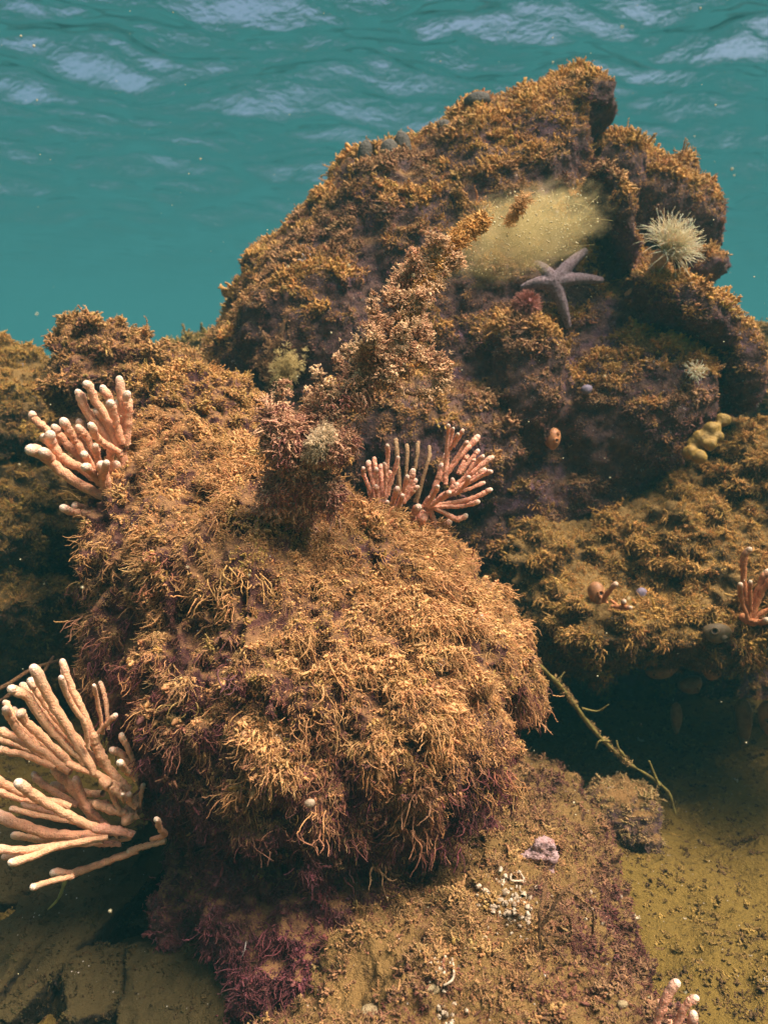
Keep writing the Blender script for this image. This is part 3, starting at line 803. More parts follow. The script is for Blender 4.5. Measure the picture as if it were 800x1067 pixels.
LL = [([(440, 600), (330, 420), (230, 250), (155, 105)], 30), ([(420, 520), (260, 340), (190, 240), (145, 180)], 26), ([(400, 560), (220, 380), (130, 250), (45, 210)], 27),
      ([(340, 570), (190, 430), (110, 350), (95, 320)], 27), ([(300, 580), (120, 440), (50, 350), (25, 300)], 24), ([(180, 480), (60, 330), (30, 272)], 18, M_SP_GOLD, 0.02), ([(330, 600), (200, 520), (130, 470), (100, 430)], 25),
      ([(230, 520), (60, 440), (-20, 400), (-90, 380)], 22), ([(260, 580), (120, 520), (40, 505), (0, 490)], 20), ([(450, 470), (380, 300), (330, 200), (285, 75)], 20), ([(410, 480), (390, 370), (320, 260), (280, 150)], 18),
      ([(480, 420), (455, 280), (435, 190)], 13), ([(505, 400), (490, 260), (465, 180)], 13), ([(400, 480), (470, 400), (538, 332)], 16), ([(640, 620), (570, 520), (522, 495)], 22), ([(630, 630), (575, 580), (555, 550)], 20), ([(640, 600), (590, 480), (560, 430)], 18),
      ([(560, 660), (470, 520), (430, 430)], 46, M_SP_GOLD, -0.02), ([(560, 660), (430, 600), (320, 560)], 34, M_SP_GOLD, -0.03), ([(600, 680), (480, 560), (380, 500)], 44, M_SP_GOLD, -0.01)]
LB = [([(560, 400), (450, 340), (330, 180), (250, 90)], 27), ([(500, 360), (400, 260), (350, 135)], 22), ([(480, 380), (320, 310), (170, 220), (80, 155)], 29), ([(440, 380), (250, 300), (100, 255)], 17), ([(400, 350), (180, 310), (50, 275)], 16),
      ([(500, 400), (280, 400), (120, 360), (-20, 305)], 33), ([(380, 440), (180, 420), (65, 400)], 20), ([(480, 430), (280, 450), (130, 470), (-40, 465)], 25), ([(500, 410), (280, 450), (150, 500), (45, 530)], 23), ([(700, 420), (765, 400), (740, 370), (730, 320)], 18),
      ([(770, 430), (680, 450), (598, 475)], 19), ([(640, 470), (450, 540), (330, 580), (245, 572)], 25), ([(340, 590), (220, 620), (150, 645)], 20), ([(360, 260), (220, 180), (155, 120)], 20), ([(330, 270), (120, 210), (0, 150), (-80, 100)], 25),
      ([(300, 260), (90, 230), (-40, 185)], 21), ([(560, 300), (520, 210), (500, 165)], 18), ([(650, 270), (655, 210), (665, 170)], 14), ([(575, 250), (568, 210)], 11), ([(610, 250), (602, 212)], 15),
      ([(620, 400), (540, 380), (440, 370)], 46, M_SP_PINK, -0.03), ([(560, 440), (470, 440), (380, 410)], 30, M_SP_PINK, -0.02)]
LL = [(f[0], f[1] * 0.92, f[2] if len(f) > 2 else M_SP_GOLD, *f[3:]) for f in LL] + [([(x, y + 488.9) for x, y in f[0]], f[1] * 0.92, f[2] if len(f) > 2 else (M_SP_PEACH if k % 2 else M_SP_GOLD), *f[3:]) for k, f in enumerate(LB)]
LL += [([(640, 760), (560, 700), (480, 640)], 40, M_SP_GOLD, -0.02), ([(640, 800), (540, 780), (440, 740)], 40, M_SP_GOLD, -0.01), ([(480, 700), (380, 690), (240, 650)], 22), ([(500, 740), (380, 740), (260, 720)], 22)]
_ex = []
for i in range(0, len(LL) - 1):
    if len(LL[i][0]) == len(LL[i + 1][0]) == 4 and i % 3 != 2:
        _ex.append(([((a_[0] + b_[0]) / 2 + 6, (a_[1] + b_[1]) / 2) for a_, b_ in zip(LL[i][0], LL[i + 1][0])], min(LL[i][1], LL[i + 1][1]) * 0.9, LL[i][2], 0.045))
LL += _ex
finger_sponge('large peach finger sponge fanning out at the lower left edge', (135, 850), 0.99, LL, (0, 670), 0.225, M_SP_GOLD, 2, (-0.09, 0.04), 16)

ML = [([(110, 470), (95, 360), (75, 275)], 18), ([(130, 470), (120, 370), (118, 315)], 14), ([(150, 480), (145, 360), (140, 290)], 14), ([(165, 480), (170, 370), (165, 280)], 13), ([(175, 380), (180, 250), (180, 180)], 14),
      ([(170, 480), (215, 340), (240, 245)], 13), ([(185, 460), (195, 370), (192, 325)], 12), ([(90, 450), (50, 350), (45, 310)], 13), ([(110, 560), (85, 460), (80, 420)], 15), ([(145, 560), (125, 460), (118, 410)], 15), ([(115, 340), (108, 280), (105, 250)], 14),
      ([(180, 590), (215, 480), (235, 420)], 18), ([(165, 590), (172, 530), (178, 495)], 15), ([(230, 600), (235, 545), (250, 510)], 15), ([(225, 560), (255, 490), (262, 460)], 14), ([(240, 520), (300, 390), (320, 325)], 18), ([(250, 500), (310, 420), (335, 375)], 14),
      ([(270, 500), (320, 440), (345, 410)], 14), ([(265, 440), (280, 390), (290, 360)], 15), ([(170, 620), (160, 520), (160, 440)], 36, M_SP_PINK, 0.01), ([(200, 620), (240, 520), (270, 450)], 34, M_SP_PINK, 0.0),
      ([(250, 480), (232, 230), (225, 150)], 14, M_SP_DULL, 0.05), ([(270, 480), (288, 250), (287, 180)], 12, M_SP_DULL, 0.05), ([(300, 480), (340, 260), (348, 160)], 12, M_SP_DULL, 0.05), ([(330, 500), (405, 270), (412, 185)], 11, M_SP_DULL, 0.05), ([(340, 500), (395, 300), (418, 230)], 12, M_SP_DULL, 0.04)]
MR = [([(400, 540), (450, 400), (470, 340), (485, 295)], 21), ([(500, 400), (505, 300), (500, 237)], 17), ([(480, 380), (590, 230), (640, 180), (682, 135)], 18), ([(495, 330), (515, 120), (517, 70)], 12), ([(495, 330), (535, 130), (540, 88)], 11), ([(525, 210), (560, 140), (570, 120)], 12),
      ([(545, 190), (580, 130), (595, 100)], 12), ([(540, 280), (600, 190), (620, 165)], 12), ([(570, 340), (610, 260), (625, 240)], 14), ([(580, 340), (650, 250), (680, 215)], 14), ([(610, 360), (650, 290), (655, 255)], 14), ([(620, 340), (680, 270), (706, 245)], 13),
      ([(560, 400), (680, 310), (762, 243)], 17), ([(520, 450), (650, 370), (718, 318)], 17), ([(580, 420), (700, 350), (757, 323)], 14), ([(560, 450), (620, 390), (630, 355)], 15), ([(480, 480), (640, 420), (718, 388)], 12), ([(430, 515), (600, 490), (700, 455), (752, 425)], 16), ([(420, 525), (580, 520), (640, 510), (682, 493)], 15),
      ([(400, 530), (480, 470), (518, 443)], 18), ([(480, 490), (540, 420), (562, 398)], 17), ([(500, 470), (540, 410), (542, 372)], 14), ([(400, 520), (445, 440), (457, 408)], 15), ([(370, 530), (400, 485), (417, 468)], 14), ([(400, 510), (500, 560), (560, 590), (618, 575)], 17), ([(410, 510), (430, 580), (448, 638)], 19), ([(430, 645), (480, 630), (528, 603)], 16),
      ([(330, 570), (335, 545), (352, 523)], 24), ([(320, 570), (350, 630), (382, 668)], 17), ([(350, 640), (430, 520), (500, 450)], 30, M_SP_PINK, 0.0)]
finger_sponge('pink finger sponge with upright stubby fingers beside the seaweed column', (402, 540), 1.20, ML, (370, 430), 0.1875, M_SP_PINK, 4, (-0.05, 0.03), 10)
finger_sponge('pink fan shaped finger sponge with fingers spreading right, in the gap', (440, 540), 1.22, MR, (370, 430), 0.1875, M_SP_PINK, 5, (-0.06, 0.03), 11)
RR = [([(735, 325), (715, 200), (715, 110), (733, 70)], 13), ([(730, 320), (705, 240), (702, 195)], 10), ([(740, 290), (735, 220), (738, 187)], 9), ([(740, 315), (770, 240), (800, 190), (830, 150)], 13), ([(735, 300), (770, 200), (797, 150)], 13), ([(740, 318), (800, 285), (845, 280)], 11), ([(735, 322), (770, 328), (794, 322)], 12), ([(740, 330), (740, 300), (745, 260)], 17, M_SP_RUST, 0.0)]
Yl = float(hit(783, 650, ['ledge'])[0][1])
finger_sponge('orange finger sponge growing on the ledge at the right edge', (782, 648), Yl - 0.05, RR, (560, 550), 0.30, M_SP_RUST, 6, (-0.06, -0.01), 8)
Yl = float(hit(632, 628, ['ledge', 'back'])[0][1])
finger_sponge('tiny single orange finger beside the brown sea squirt', (630, 626), Yl - 0.035, [([(230, 255), (240, 230), (270, 195)], 11)], (560, 550), 0.30, M_SP_RUST, 7, (-0.05, -0.03), 3)
Yl = float(hit(648, 634, ['ledge', 'back'])[0][1])
finger_sponge('tiny forked orange sponge on the tufted ledge', (645, 633), Yl - 0.035, [([(255, 272), (295, 276), (322, 278)], 9), ([(296, 276), (298, 254)], 9)], (560, 550), 0.30, M_SP_RUST, 8, (-0.05, -0.03), 3)
finger_sponge('blurred finger sponge tips at the bottom edge on the right', (705, 1085), 0.74, [([(400, 1010), (430, 900), (480, 812)], 19), ([(460, 1010), (510, 900), (547, 866)], 17), ([(500, 1030), (530, 970), (542, 928)], 19)], (560, 780), 0.30, M_SP_PINK, 9, (-0.02, 0.0), 8)
finger_sponge('single pale finger tip poking up from the bottom edge', (573, 1080), 0.78, [([(40, 1010), (40, 980), (42, 945)], 22)], (560, 780), 0.30, M_SP_PINK, 10, (-0.01, 0.0), 6)

# --- starfish
def frame(nr):
    nr = np.asarray(nr) / np.linalg.norm(nr)
    x = np.cross((0, 0, 1.0), nr); x /= np.linalg.norm(x) + 1e-9
    return x, np.cross(nr, x), nr
M_STAR = simple_mat('purple_starfish', (0.42, 0.31, 0.33), rough=0.65, scale=190, col2=(0.20, 0.11, 0.13), bump=1.0)
c0, n0, d0 = hit(583, 297, ['back'])
nv = np.array((0, 0, CAM_Z)) - c0; nv /= np.linalg.norm(nv); nn_ = nv * 0.8 + n0 * 0.2; nn_ /= np.linalg.norm(nn_)
c0 = c0 + nv * 0.05
Yc = c0[1]
star = []
for tx, ty, w in ((543, 300, 8.0), (558, 274, 8.0), (610, 261, 8.5), (627, 292, 8.5), (592, 341, 8.5)):
    tip = P(tx, ty, Yc + (0.012 if ty > 280 else 0.02)); cc = P(577, 294, Yc)
    mid = (tip + cc) / 2 + nn_ * 0.006 + np.array((0, 0, 0.004))
    pth = catmull([cc, mid, tip], 9); tt = np.linspace(0, 1, 9)
    star.append(tube(pth, (w * 0.92 * (1 - 0.55 * tt ** 1.3)) * Yc / FPX, 10))
star.append(EW(P(577, 294, Yc) + nn_ * 0.001, np.array((8, 5, 8)) * Yc / FPX))
star = [(np.array(v), [list(f) for f in F_] + ([list(range(10))[::-1]] if len(v) == 91 else [])) for v, F_ in star]
me = erode(fuse(star, 0.0022, 3), [('fbm', (300, 300, 300), 0.0022), ('billow', (600, 600, 600), 0.0009)], 3)
tag(link('starfish', me, M_STAR), 'purple five armed starfish clinging to the back rock', 'starfish')

# --- urchin
def spiny(name, parent, c, nr, count, r0, r1, thick, cone, mat, rng, droop=0.0, wav=0.12):
    x, y, z = frame(nr); b = MB()
    for k in range(count):
        th = math.acos(1 - rng.random() * (1 - math.cos(cone))); ph = rng.uniform(0, 2 * math.pi)
        d = x * math.sin(th) * math.cos(ph) + y * math.sin(th) * math.sin(ph) + z * math.cos(th)
        L = r1 * rng.uniform(0.7, 1.1)
        bend = rng.normal(size=3) * wav + np.array((0, 0, -droop))
        p0 = np.asarray(c) + d * r0
        dd = d.copy(); q_ = p0; pts = [p0]; curl = rng.normal(size=3) * wav * 0.55
        for i in range(7):
            dd = dd + bend * 0.12 + curl * (0.4 if i < 3 else 1.0) * 0.3; dd /= np.linalg.norm(dd); q_ = q_ + dd * L / 7; pts.append(q_)
        b.add(tube(pts, thick * np.linspace(1.1, 0.55, 8), 4))
    o = b.build(name, mat, parent); tag(o, kind='stuff'); return o
M_URCH = simple_mat('red_urchin', (0.30, 0.10, 0.07), scale=200, col2=(0.16, 0.04, 0.04))
M_SPINE = simple_mat('urchin_spine', (0.40, 0.16, 0.11), scale=300, col2=(0.22, 0.07, 0.06))
rng = np.random.default_rng(5)
c0, n0, _ = hit(545, 320, ['back']); c0 = c0 + np.array((0, -0.04, 0.0)); s = c0[1] / FPX
V, F = EW((0, 0, 0), np.array((10, 8, 9)) * s)
u = link('sea_urchin', mesh('sea_urchin', V + c0, F), M_URCH); tag(u, 'small red spiny sea urchin below the starfish', 'urchin')
spiny('spines', u, c0, (0, -1, 0.1), 240, 7 * s, 9 * s, 0.55 * s, 1.7, M_SPINE, rng)

# --- anemones
M_ANCOL = simple_mat('anemone_column', (0.50, 0.26, 0.13), scale=120, sss=0.3)
M_ANTEN = simple_mat('anemone_tentacle', (0.60, 0.54, 0.36), var=0.1, scale=100, sss=0.4, rough=0.5)
def anemone(label, foot, crown, Yf, Yc, rc, count, tl, cone, axis, seed):
    rng = np.random.default_rng(seed)
    a, b_ = P(*foot, Yf), P(*crown, Yc); s = Yc / FPX
    root = empty('sea_anemone', a); tag(root, label, 'anemone')
    a2 = a + np.array((-0.010, 0.06, -0.02)); pth = catmull([a2, a, (a + b_) / 2 + np.array((0.004, 0, -0.003)), b_], 8) - a
    V, F = tube(pth, rc * s * np.array((1.5, 1.25, 1.0, 0.9, 0.92, 0.98, 1.15, 1.1)), 14)
    link('column', mesh('column', V, F), M_ANCOL, root)
    spiny('tentacles', root, b_ - a, axis, count, 2 * s, tl * s, 0.36 * s, cone, M_ANTEN, rng, 0.03, 0.9)
    return root
Ya = float(hit(668, 305, ['back'])[0][1])
anemone('pale yellow sea anemone with bushy tentacles on the right ridge', (670, 298), (690, 264), Ya + 0.02, Ya - 0.04, 7.5, 420, 40, 1.05, (0.5, -0.45, 0.55), 1)
Ya = float(hit(722, 388, ['back'])[0][1])
anemone('small faint white anemone low on the right of the back rock', (716, 388), (723, 387), Ya + 0.005, Ya - 0.02, 5, 70, 13, 1.5, (0.3, -1, 0.1), 2)

# --- yellow lobed sponge
M_YSP = simple_mat('yellow_sponge', (0.30, 0.18, 0.035), scale=60, sss=0.1, bump=0.4)
Ys = float(hit(712, 440, ['back'])[0][1]) - 0.03
lobes = [E(x, y, Ys + dy_, r * 1.0, r * 0.85, r * 1.0 * Ys / FPX) for x, y, r, dy_ in ((728, 476, 9, -0.02), (719, 471, 9, 0), (739, 463, 8, -0.01), (747, 455, 7, 0), (731, 456, 10, 0.01), (753, 437, 8, 0.02), (741, 448, 10, 0.01), (724, 462, 9, 0.015))]
ysp = tag(link('lobed_sponge', erode(fuse(lobes, 0.0035, 4), [('fbm', (60, 60, 60), 0.005), ('fbm', (200, 200, 200), 0.0015)], 5), M_YSP), 'yellow lobed sponge on the lower right corner of the back rock', 'sponge')

# --- sea squirts
M_SQ_OR = simple_mat('orange_squirt', (0.55, 0.24, 0.10), scale=70, sss=0.3, rough=0.45)
M_SQ_BR = simple_mat('brown_squirt', (0.33, 0.15, 0.06), scale=90, sss=0.2, rough=0.5)
M_SQ_GR = simple_mat('grey_squirt', (0.13, 0.085, 0.04), scale=90, rough=0.6)
M_SQ_DK = simple_mat('hole', (0.04, 0.02, 0.015), scale=60)
def squirt(label, px, py, Y, rx, ry, rd, mat, siphons, rot=0.0, seed=0, group=None):
    s = Y / FPX; c = P(px, py, Y)
    root = empty('sea_squirt', c); tag(root, label, 'sea squirt', group)
    V, F = EW((0, 0, 0), (rx * s, rd * s, ry * s))
    V[:, 0] *= 1 + 0.25 * V[:, 2] / (ry * s)            # pear shaped
    V = V + 0.10 * rx * s * np.stack([fbm(V / s * 0.12 + seed, 2), fbm(V / s * 0.12 + 9 + seed, 2), fbm(V / s * 0.12 + 19 + seed, 2)], 1)
    cr, sr = math.cos(rot), math.sin(rot)
    V = np.stack([V[:, 0] * cr - V[:, 2] * sr, V[:, 1], V[:, 0] * sr + V[:, 2] * cr], 1)
    link('body', mesh('body', V, F), mat, root)
    for (ux, uy, ur) in siphons:
        d = np.array((ux, -math.sqrt(max(0.05, 1 - min(0.95, ux * ux + uy * uy))), -uy)); d /= np.linalg.norm(d)
        q = np.array((ux * rx, d[1] * rd, -uy * ry)) * s
        w_ = ur * s
        V, F = lathe([(1.5 * w_, -w_), (1.15 * w_, 0.2 * w_), (1.05 * w_, 0.7 * w_), (0.9 * w_, 0.95 * w_), (0.72 * w_, 0.85 * w_), (0.6 * w_, 0.2 * w_)], d, q)
        sp = link('siphon', mesh('siphon', V, F), mat, root)
        V, F = lathe([(0.7 * w_, 0.35 * w_), (0.4 * w_, 0.3 * w_), (0.02 * w_, 0.25 * w_)], d, q)
        link('opening', mesh('opening', V, F), M_SQ_DK, sp)
    return root
def YH(px, py, keys): return float(hit(px, py, keys)[0][1])
squirt('round orange sea squirt on the face of the back rock', 575, 457, YH(575, 457, ['back']) - 0.015, 9, 12, 9, M_SQ_OR, [(0.25, 0.1, 2.5), (0.5, -0.5, 1.8)], 0.2, 1)
squirt('brown sea squirt with round opening on the dark end of ledge', 622, 621, YH(622, 621, ['ledge', 'back']) - 0.02, 9, 16, 9, M_SQ_BR, [(0.1, -0.3, 3.2)], 0.25, 2)
squirt('grey sea squirt with two ringed openings under the ledge edge', 746, 660, YH(746, 655, ['ledge']) - 0.012, 15, 11, 9, M_SQ_GR, [(-0.35, -0.4, 4.0), (0.35, 0.3, 3.2)], 0.0, 3)
HANG = [('brown oval sea squirt lying under the left part of ledge', 689, 700, 1.66, 17, 8, 8, M_SQ_BR, [(-0.6, 0.1, 2.2)], 0.15), ('round reddish sea squirt in the roof of the hollow', 741, 698, 1.72, 12, 11, 10, M_SQ_OR, [(0.2, 0.1, 3)], 0.0),
        ('long brown sea squirt hanging furthest right in the hollow', 774, 752, 1.70, 9, 27, 9, M_SQ_BR, [(0.0, 0.8, 3)], 0.08), ('slim sea squirt hanging in the middle of the hollow', 704, 748, 1.70, 6, 18, 6, M_SQ_BR, [(0.0, 0.8, 2)], 0.05),
        ('reddish sea squirt at the right edge of hollow', 800, 748, 1.66, 11, 20, 10, M_SQ_OR, [(-0.4, 0.0, 3)], 0.1), ('dull red sea squirt between the round and slim ones', 719, 714, 1.75, 13, 10, 9, M_SQ_BR, [(0.3, 0.3, 2.5)], 0.3)]
for k, h_ in enumerate(HANG):
    squirt(h_[0], *h_[1:], seed=10 + k, group='sea squirts hanging in the hollow')

# --- snails and shells
M_SHELL = simple_mat('grey_shell', (0.085, 0.07, 0.05), scale=50, col2=(0.035, 0.028, 0.022), bump=0.6)
M_PALE = simple_mat('pale_shell', (0.42, 0.30, 0.20), scale=120)
M_VIOLET = simple_mat('violet_shell', (0.20, 0.16, 0.21), scale=90)
def shell(name, label, cat, px, py, Y, rx, ry, mat, rot, seed, group=None):
    s = Y / FPX
    V, F = EW((0, 0, 0), np.array((rx, rx * 0.75, ry)) * s)
    V[:, 0] *= 1 + 0.15 * V[:, 2] / (ry * s)
    V = V * (1 + 0.035 * np.sin(V[:, 2] / (ry * s) * 14))[:, None]
    V = V + 0.06 * rx * s * np.stack([fbm(V / s * 0.2 + seed, 2), fbm(V / s * 0.2 + 9, 2), fbm(V / s * 0.2 + 19, 2)], 1)
    cr, sr = math.cos(rot), math.sin(rot)
    V = np.stack([V[:, 0] * cr - V[:, 2] * sr, V[:, 1], V[:, 0] * sr + V[:, 2] * cr], 1)
    return tag(link(name, mesh(name, V + P(px, py, Y), F), mat), label, cat, group)
G_SH = 'dark shells along the crest of the back rock'
shell('shell', 'grey domed shell near the top of the crest', 'shell', 497, 106, 2.02, 13, 9, M_SHELL, 0.2, 1, G_SH)
shell('shell', 'dark shell standing at the left shoulder of the crest', 'shell', 380, 160, 2.0, 7, 13, M_SHELL, -0.15, 2, G_SH)
shell('shell', 'taller of two dark shells side by side on crest', 'shell', 420, 153, 2.0, 8, 15, M_SHELL, 0.2, 3, G_SH)
shell('shell', 'shorter broad dark shell of the two on the crest', 'shell', 405, 158, 1.98, 9, 12, M_SHELL, -0.1, 4, G_SH)
shell('shell', 'small dark shell between the two shells and the dome', 'shell', 463, 133, 2.0, 7, 8, M_SHELL, 0.4, 5, G_SH)
shell('snail', 'tiny cream snail on the shaded front of the front boulder', 'snail', 323, 837, YH(323, 837, ['front']) - 0.014, 6, 5, M_PALE, 0.3, 6)
shell('snail', 'tiny violet snail right of the forked orange sponge', 'snail', 668, 619, YH(668, 619, ['ledge']) - 0.015, 6, 7, M_VIOLET, 0.2, 7)
shell('snail', 'tiny pale violet snail on the face below the starfish', 'snail', 611, 406, YH(611, 406, ['back']) - 0.02, 6, 5, M_VIOLET, 0.2, 8)

# --- barnacles and worm tubes
M_BARN = simple_mat('white_shell', (0.52, 0.42, 0.29), scale=300, col2=(0.20, 0.12, 0.07), rough=0.45, spec=0.5)
def cluster(label, spots, seed, rmin, rmax):
    rng = np.random.default_rng(seed)
    c0 = hit(*spots[0], ['slab', 'front'])[0]
    root = empty('barnacle_cluster', c0); tag(root, label, 'barnacles', 'barnacle clusters on the silty rock')
    kinds = []
    for q in range(4):
        hh = rng.uniform(0.7, 1.5)
        V, F = lathe([(1.0, -0.5), (0.9, 0.2 * hh), (0.62, 0.8 * hh), (0.45, 0.85 * hh), (0.3, 0.3 * hh), (0.02, 0.25 * hh)], (0.08, 0.04, 1), (0, 0, 0), 8); V = np.array(V)
        kinds.append(mesh('barnacle', V * (1 + 0.12 * rng.normal(size=(len(V), 1))), F))
    for (px, py) in spots:
        c, n, _ = hit(px, py, ['slab', 'front'])
        o = link('barnacle', kinds[rng.integers(4)], None, root)
        if not o.data.materials: o.data.materials.append(M_BARN)
        o.location = c - c0 + n * 0.002
        d = Vector(n + rng.normal(size=3) * 0.6); o.rotation_euler = d.to_track_quat('Z', 'Y').to_euler()
        r = rng.uniform(rmin, rmax) * c[1] / FPX; o.scale = (r, r, r * rng.uniform(0.8, 1.6))
    return root
rng = np.random.default_rng(12)
def spots_in(cx, cy, sx, sy, n): return [(cx + sx * rng.normal() * 0.5, cy + sy * rng.normal() * 0.5) for _ in range(n)]
cluster('white barnacle cluster left of the spindly brown weed', spots_in(532, 944, 32, 32, 90), 1, 1.0, 3.4)
cluster('small white barnacle cluster near the bottom middle', spots_in(456, 1008, 22, 26, 24), 2, 1.0, 2.8)
cluster('white barnacle cluster cut by the bottom edge', spots_in(463, 1060, 24, 10, 14), 3, 1.2, 3.2)
cluster('sparse white barnacles near the sponge tips', spots_in(625, 945, 22, 24, 9), 4, 0.9, 2.2)
M_TUBE = M_BARN
def worm(label, pts, r, lift):
    path = []
    for (px, py) in pts:
        c, n, _ = hit(px, py, ['slab']); path.append(c + n * lift)
    V, F = tube(catmull(path, 20), np.full(20, r * 0.9 / FPX) * np.linspace(1, 0.7, 20), 8)
    return tag(link('worm_tube', mesh('worm_tube', V, F), M_TUBE), label, 'worm tube', 'white worm tubes on the silty rock')
worm('coiled white worm tube above the barnacle cluster', [(538, 908), (531, 914), (531, 921), (537, 923), (542, 918), (540, 912)], 1.7, 0.006)
worm('curved white worm tube beside the small barnacle cluster', [(468, 1002), (471, 1012), (466, 1020), (461, 1024)], 1.5, 0.005)

# --- pink stone, pebbles
M_PINK = simple_mat('pink_crust', (0.50, 0.33, 0.32), scale=110, col2=(0.26, 0.12, 0.10), bump=0.5)
Yp = YH(562, 893, ['slab'])
pk = [E(x, y, Yp + 0.002, a, b_, 0.010) for x, y, a, b_ in ((566, 881, 12, 10), (574, 893, 9, 13), (556, 890, 15, 6), (544, 894, 7, 5), (571, 908, 7, 10), (563, 893, 10, 7))]
tag(link('stone', erode(fuse(pk, 0.0028, 2), [('fbm', (60, 60, 60), 0.008), ('billow', (190, 190, 190), 0.0025)], 8), M_PINK), 'pink crusted stone lying on the silty rock', 'stone')
M_PEB = simple_mat('pale_pebble', (0.36, 0.27, 0.14), scale=160, col2=(0.18, 0.12, 0.06), bump=0.5)
for k, (px, py, r, lb) in enumerate(((648, 1048, 6, 'small white pebble near the blurred sponge tips'), (452, 1030, 8, 'yellowish pebble below the small barnacle cluster'), (84, 954, 6, 'pale pebble on the slanted stone at lower left'), (388, 1058, 14, 'rounded pale pebble at the bottom edge'))):
    c, n, _ = hit(px, py); sc_ = c[1] / FPX
    V, F = EW((0, 0, 0), np.array((r, r * 0.8, r * 0.6)) * sc_)
    V = V + 0.2 * r * sc_ * np.stack([fbm(V / sc_ * 0.1 + k, 2), fbm(V / sc_ * 0.1 + 9, 2), fbm(V / sc_ * 0.1 + 19, 2)], 1)
    tag(link('pebble', mesh('pebble', V + c + n * 0.002, F), M_PEB), lb, 'pebble', 'pale pebbles')

# --- stalks and weeds
M_STALK = simple_mat('olive_stalk', (0.24, 0.19, 0.04), scale=120, col2=(0.15, 0.10, 0.03), bump=0.6)
M_BSTALK = simple_mat('brown_stalk', (0.26, 0.13, 0.05), scale=150, col2=(0.11, 0.05, 0.03), bump=0.8)
M_MSTALK = simple_mat('maroon_stalk', (0.24, 0.09, 0.085), scale=120, col2=(0.07, 0.025, 0.025), bump=0.8)
def px_path(pts, n):
    return catmull([P(x, y, Y) for x, y, Y in pts], n)
def px_tube(pts, r0, r1, n=20, lump=0.15, seed=0, sides=7):
    c = px_path(pts, n); rg = np.random.default_rng(seed)
    r = np.linspace(r0, r1, n) * c[:, 1] / FPX * (1 + lump * rg.normal(size=n))
    return tube(c, np.abs(r), sides)
def foliage(name, parent, pts, spread, count, sets, smin, smax, c1, c2, silt, seed, off, up=0.6):
    """tufts strung along traced branches (list of point lists)"""
    rg = np.random.default_rng(seed); A = []; T = []
    for path in pts:
        c = px_path(path, 40); A.append(c); T.append(np.gradient(c, axis=0))
    A = np.concatenate(A); T = np.concatenate(T)
    k = rg.integers(0, len(A), count); rad = rg.normal(size=(count, 3)); rad /= np.linalg.norm(rad, axis=1)[:, None]
    sp = spread * (A[k, 1] / FPX)[:, None] * rg.random((count, 1)) ** 0.7
    p = A[k] + rad * sp
    t = T[k] / (np.linalg.norm(T[k], axis=1)[:, None] + 1e-9)
    z = rad * 0.9 + t * 0.5 + np.array((0, 0, up * 0.4)) + rg.normal(size=(count, 3)) * 0.25
    turn = rot_from(z, np.tile((0.0, 0, -1.0), (count, 1)) + rg.normal(size=(count, 3)) * 0.3)
    size = smin + (smax - smin) * rg.random(count) ** 1.6
    keys = list(sets); w = np.array([sets[q] for q in keys], float); w /= w.sum(); kk = rg.choice(len(keys), count, p=w)
    pick = np.array([PSET[keys[i]][0] + rg.integers(PSET[keys[i]][1]) for i in kk])
    f = smooth01(fbm(p * 22 + seed, 3) + 0.25 * rg.normal(size=count), -0.35, 0.35)
    col = mixv(c1, c2, f) * rg.uniform(0.75, 1.25, count)[:, None]
    tint = np.concatenate([col, np.full((count, 1), silt)], 1)
    o = scatter_object(name, p - np.asarray(off), turn, np.repeat(size[:, None], 3, 1) * rg.uniform(0.8, 1.25, (count, 3)), pick, tint, parent)
    return o

wp = P(562, 693, 1.22)
wh = tag(empty('sea_whip', wp), 'thin olive whip leaning across the dark hollow', 'sea whip')
def child(vf, name, mat, parent, off):
    V = [np.asarray(v) - off for v in vf[0]]
    return link(name, mesh(name, V, vf[1]), mat, parent)
st = child(px_tube([(556, 688, 1.22), (585, 717, 1.26), (615, 757, 1.30), (640, 783, 1.33), (657, 797, 1.34), (678, 810, 1.36), (696, 826, 1.37), (703, 848, 1.38)], 2.5, 1.3, 40, 0.2, 1), 'stem', M_STALK, wh, wp)
for k, (pts, r) in enumerate((([(606, 738, 1.29), (622, 741, 1.28), (634, 734, 1.27)], 1.2), ([(634, 772, 1.32), (624, 772, 1.31), (620, 780, 1.31)], 1.3), ([(580, 711, 1.25), (588, 700, 1.25)], 1.2), ([(686, 818, 1.36), (680, 803, 1.36), (676, 793, 1.36)], 1.6), ([(650, 788, 1.33), (644, 780, 1.32), (642, 772, 1.32)], 2.0))):
    child(px_tube(pts, r, r * 0.5, 10, 0.15, k), 'side_twig', M_STALK, wh, wp)
foliage('algae_growth', wh, [[(612, 752, 1.30), (640, 783, 1.33), (655, 795, 1.34)], [(575, 705, 1.25), (600, 735, 1.28)]], 4, 260, {'nub': 2, 'clump': 2, 'hair': 1}, 0.003, 0.009, (0.30, 0.20, 0.06), (0.22, 0.13, 0.05), 0.4, 3, wp)

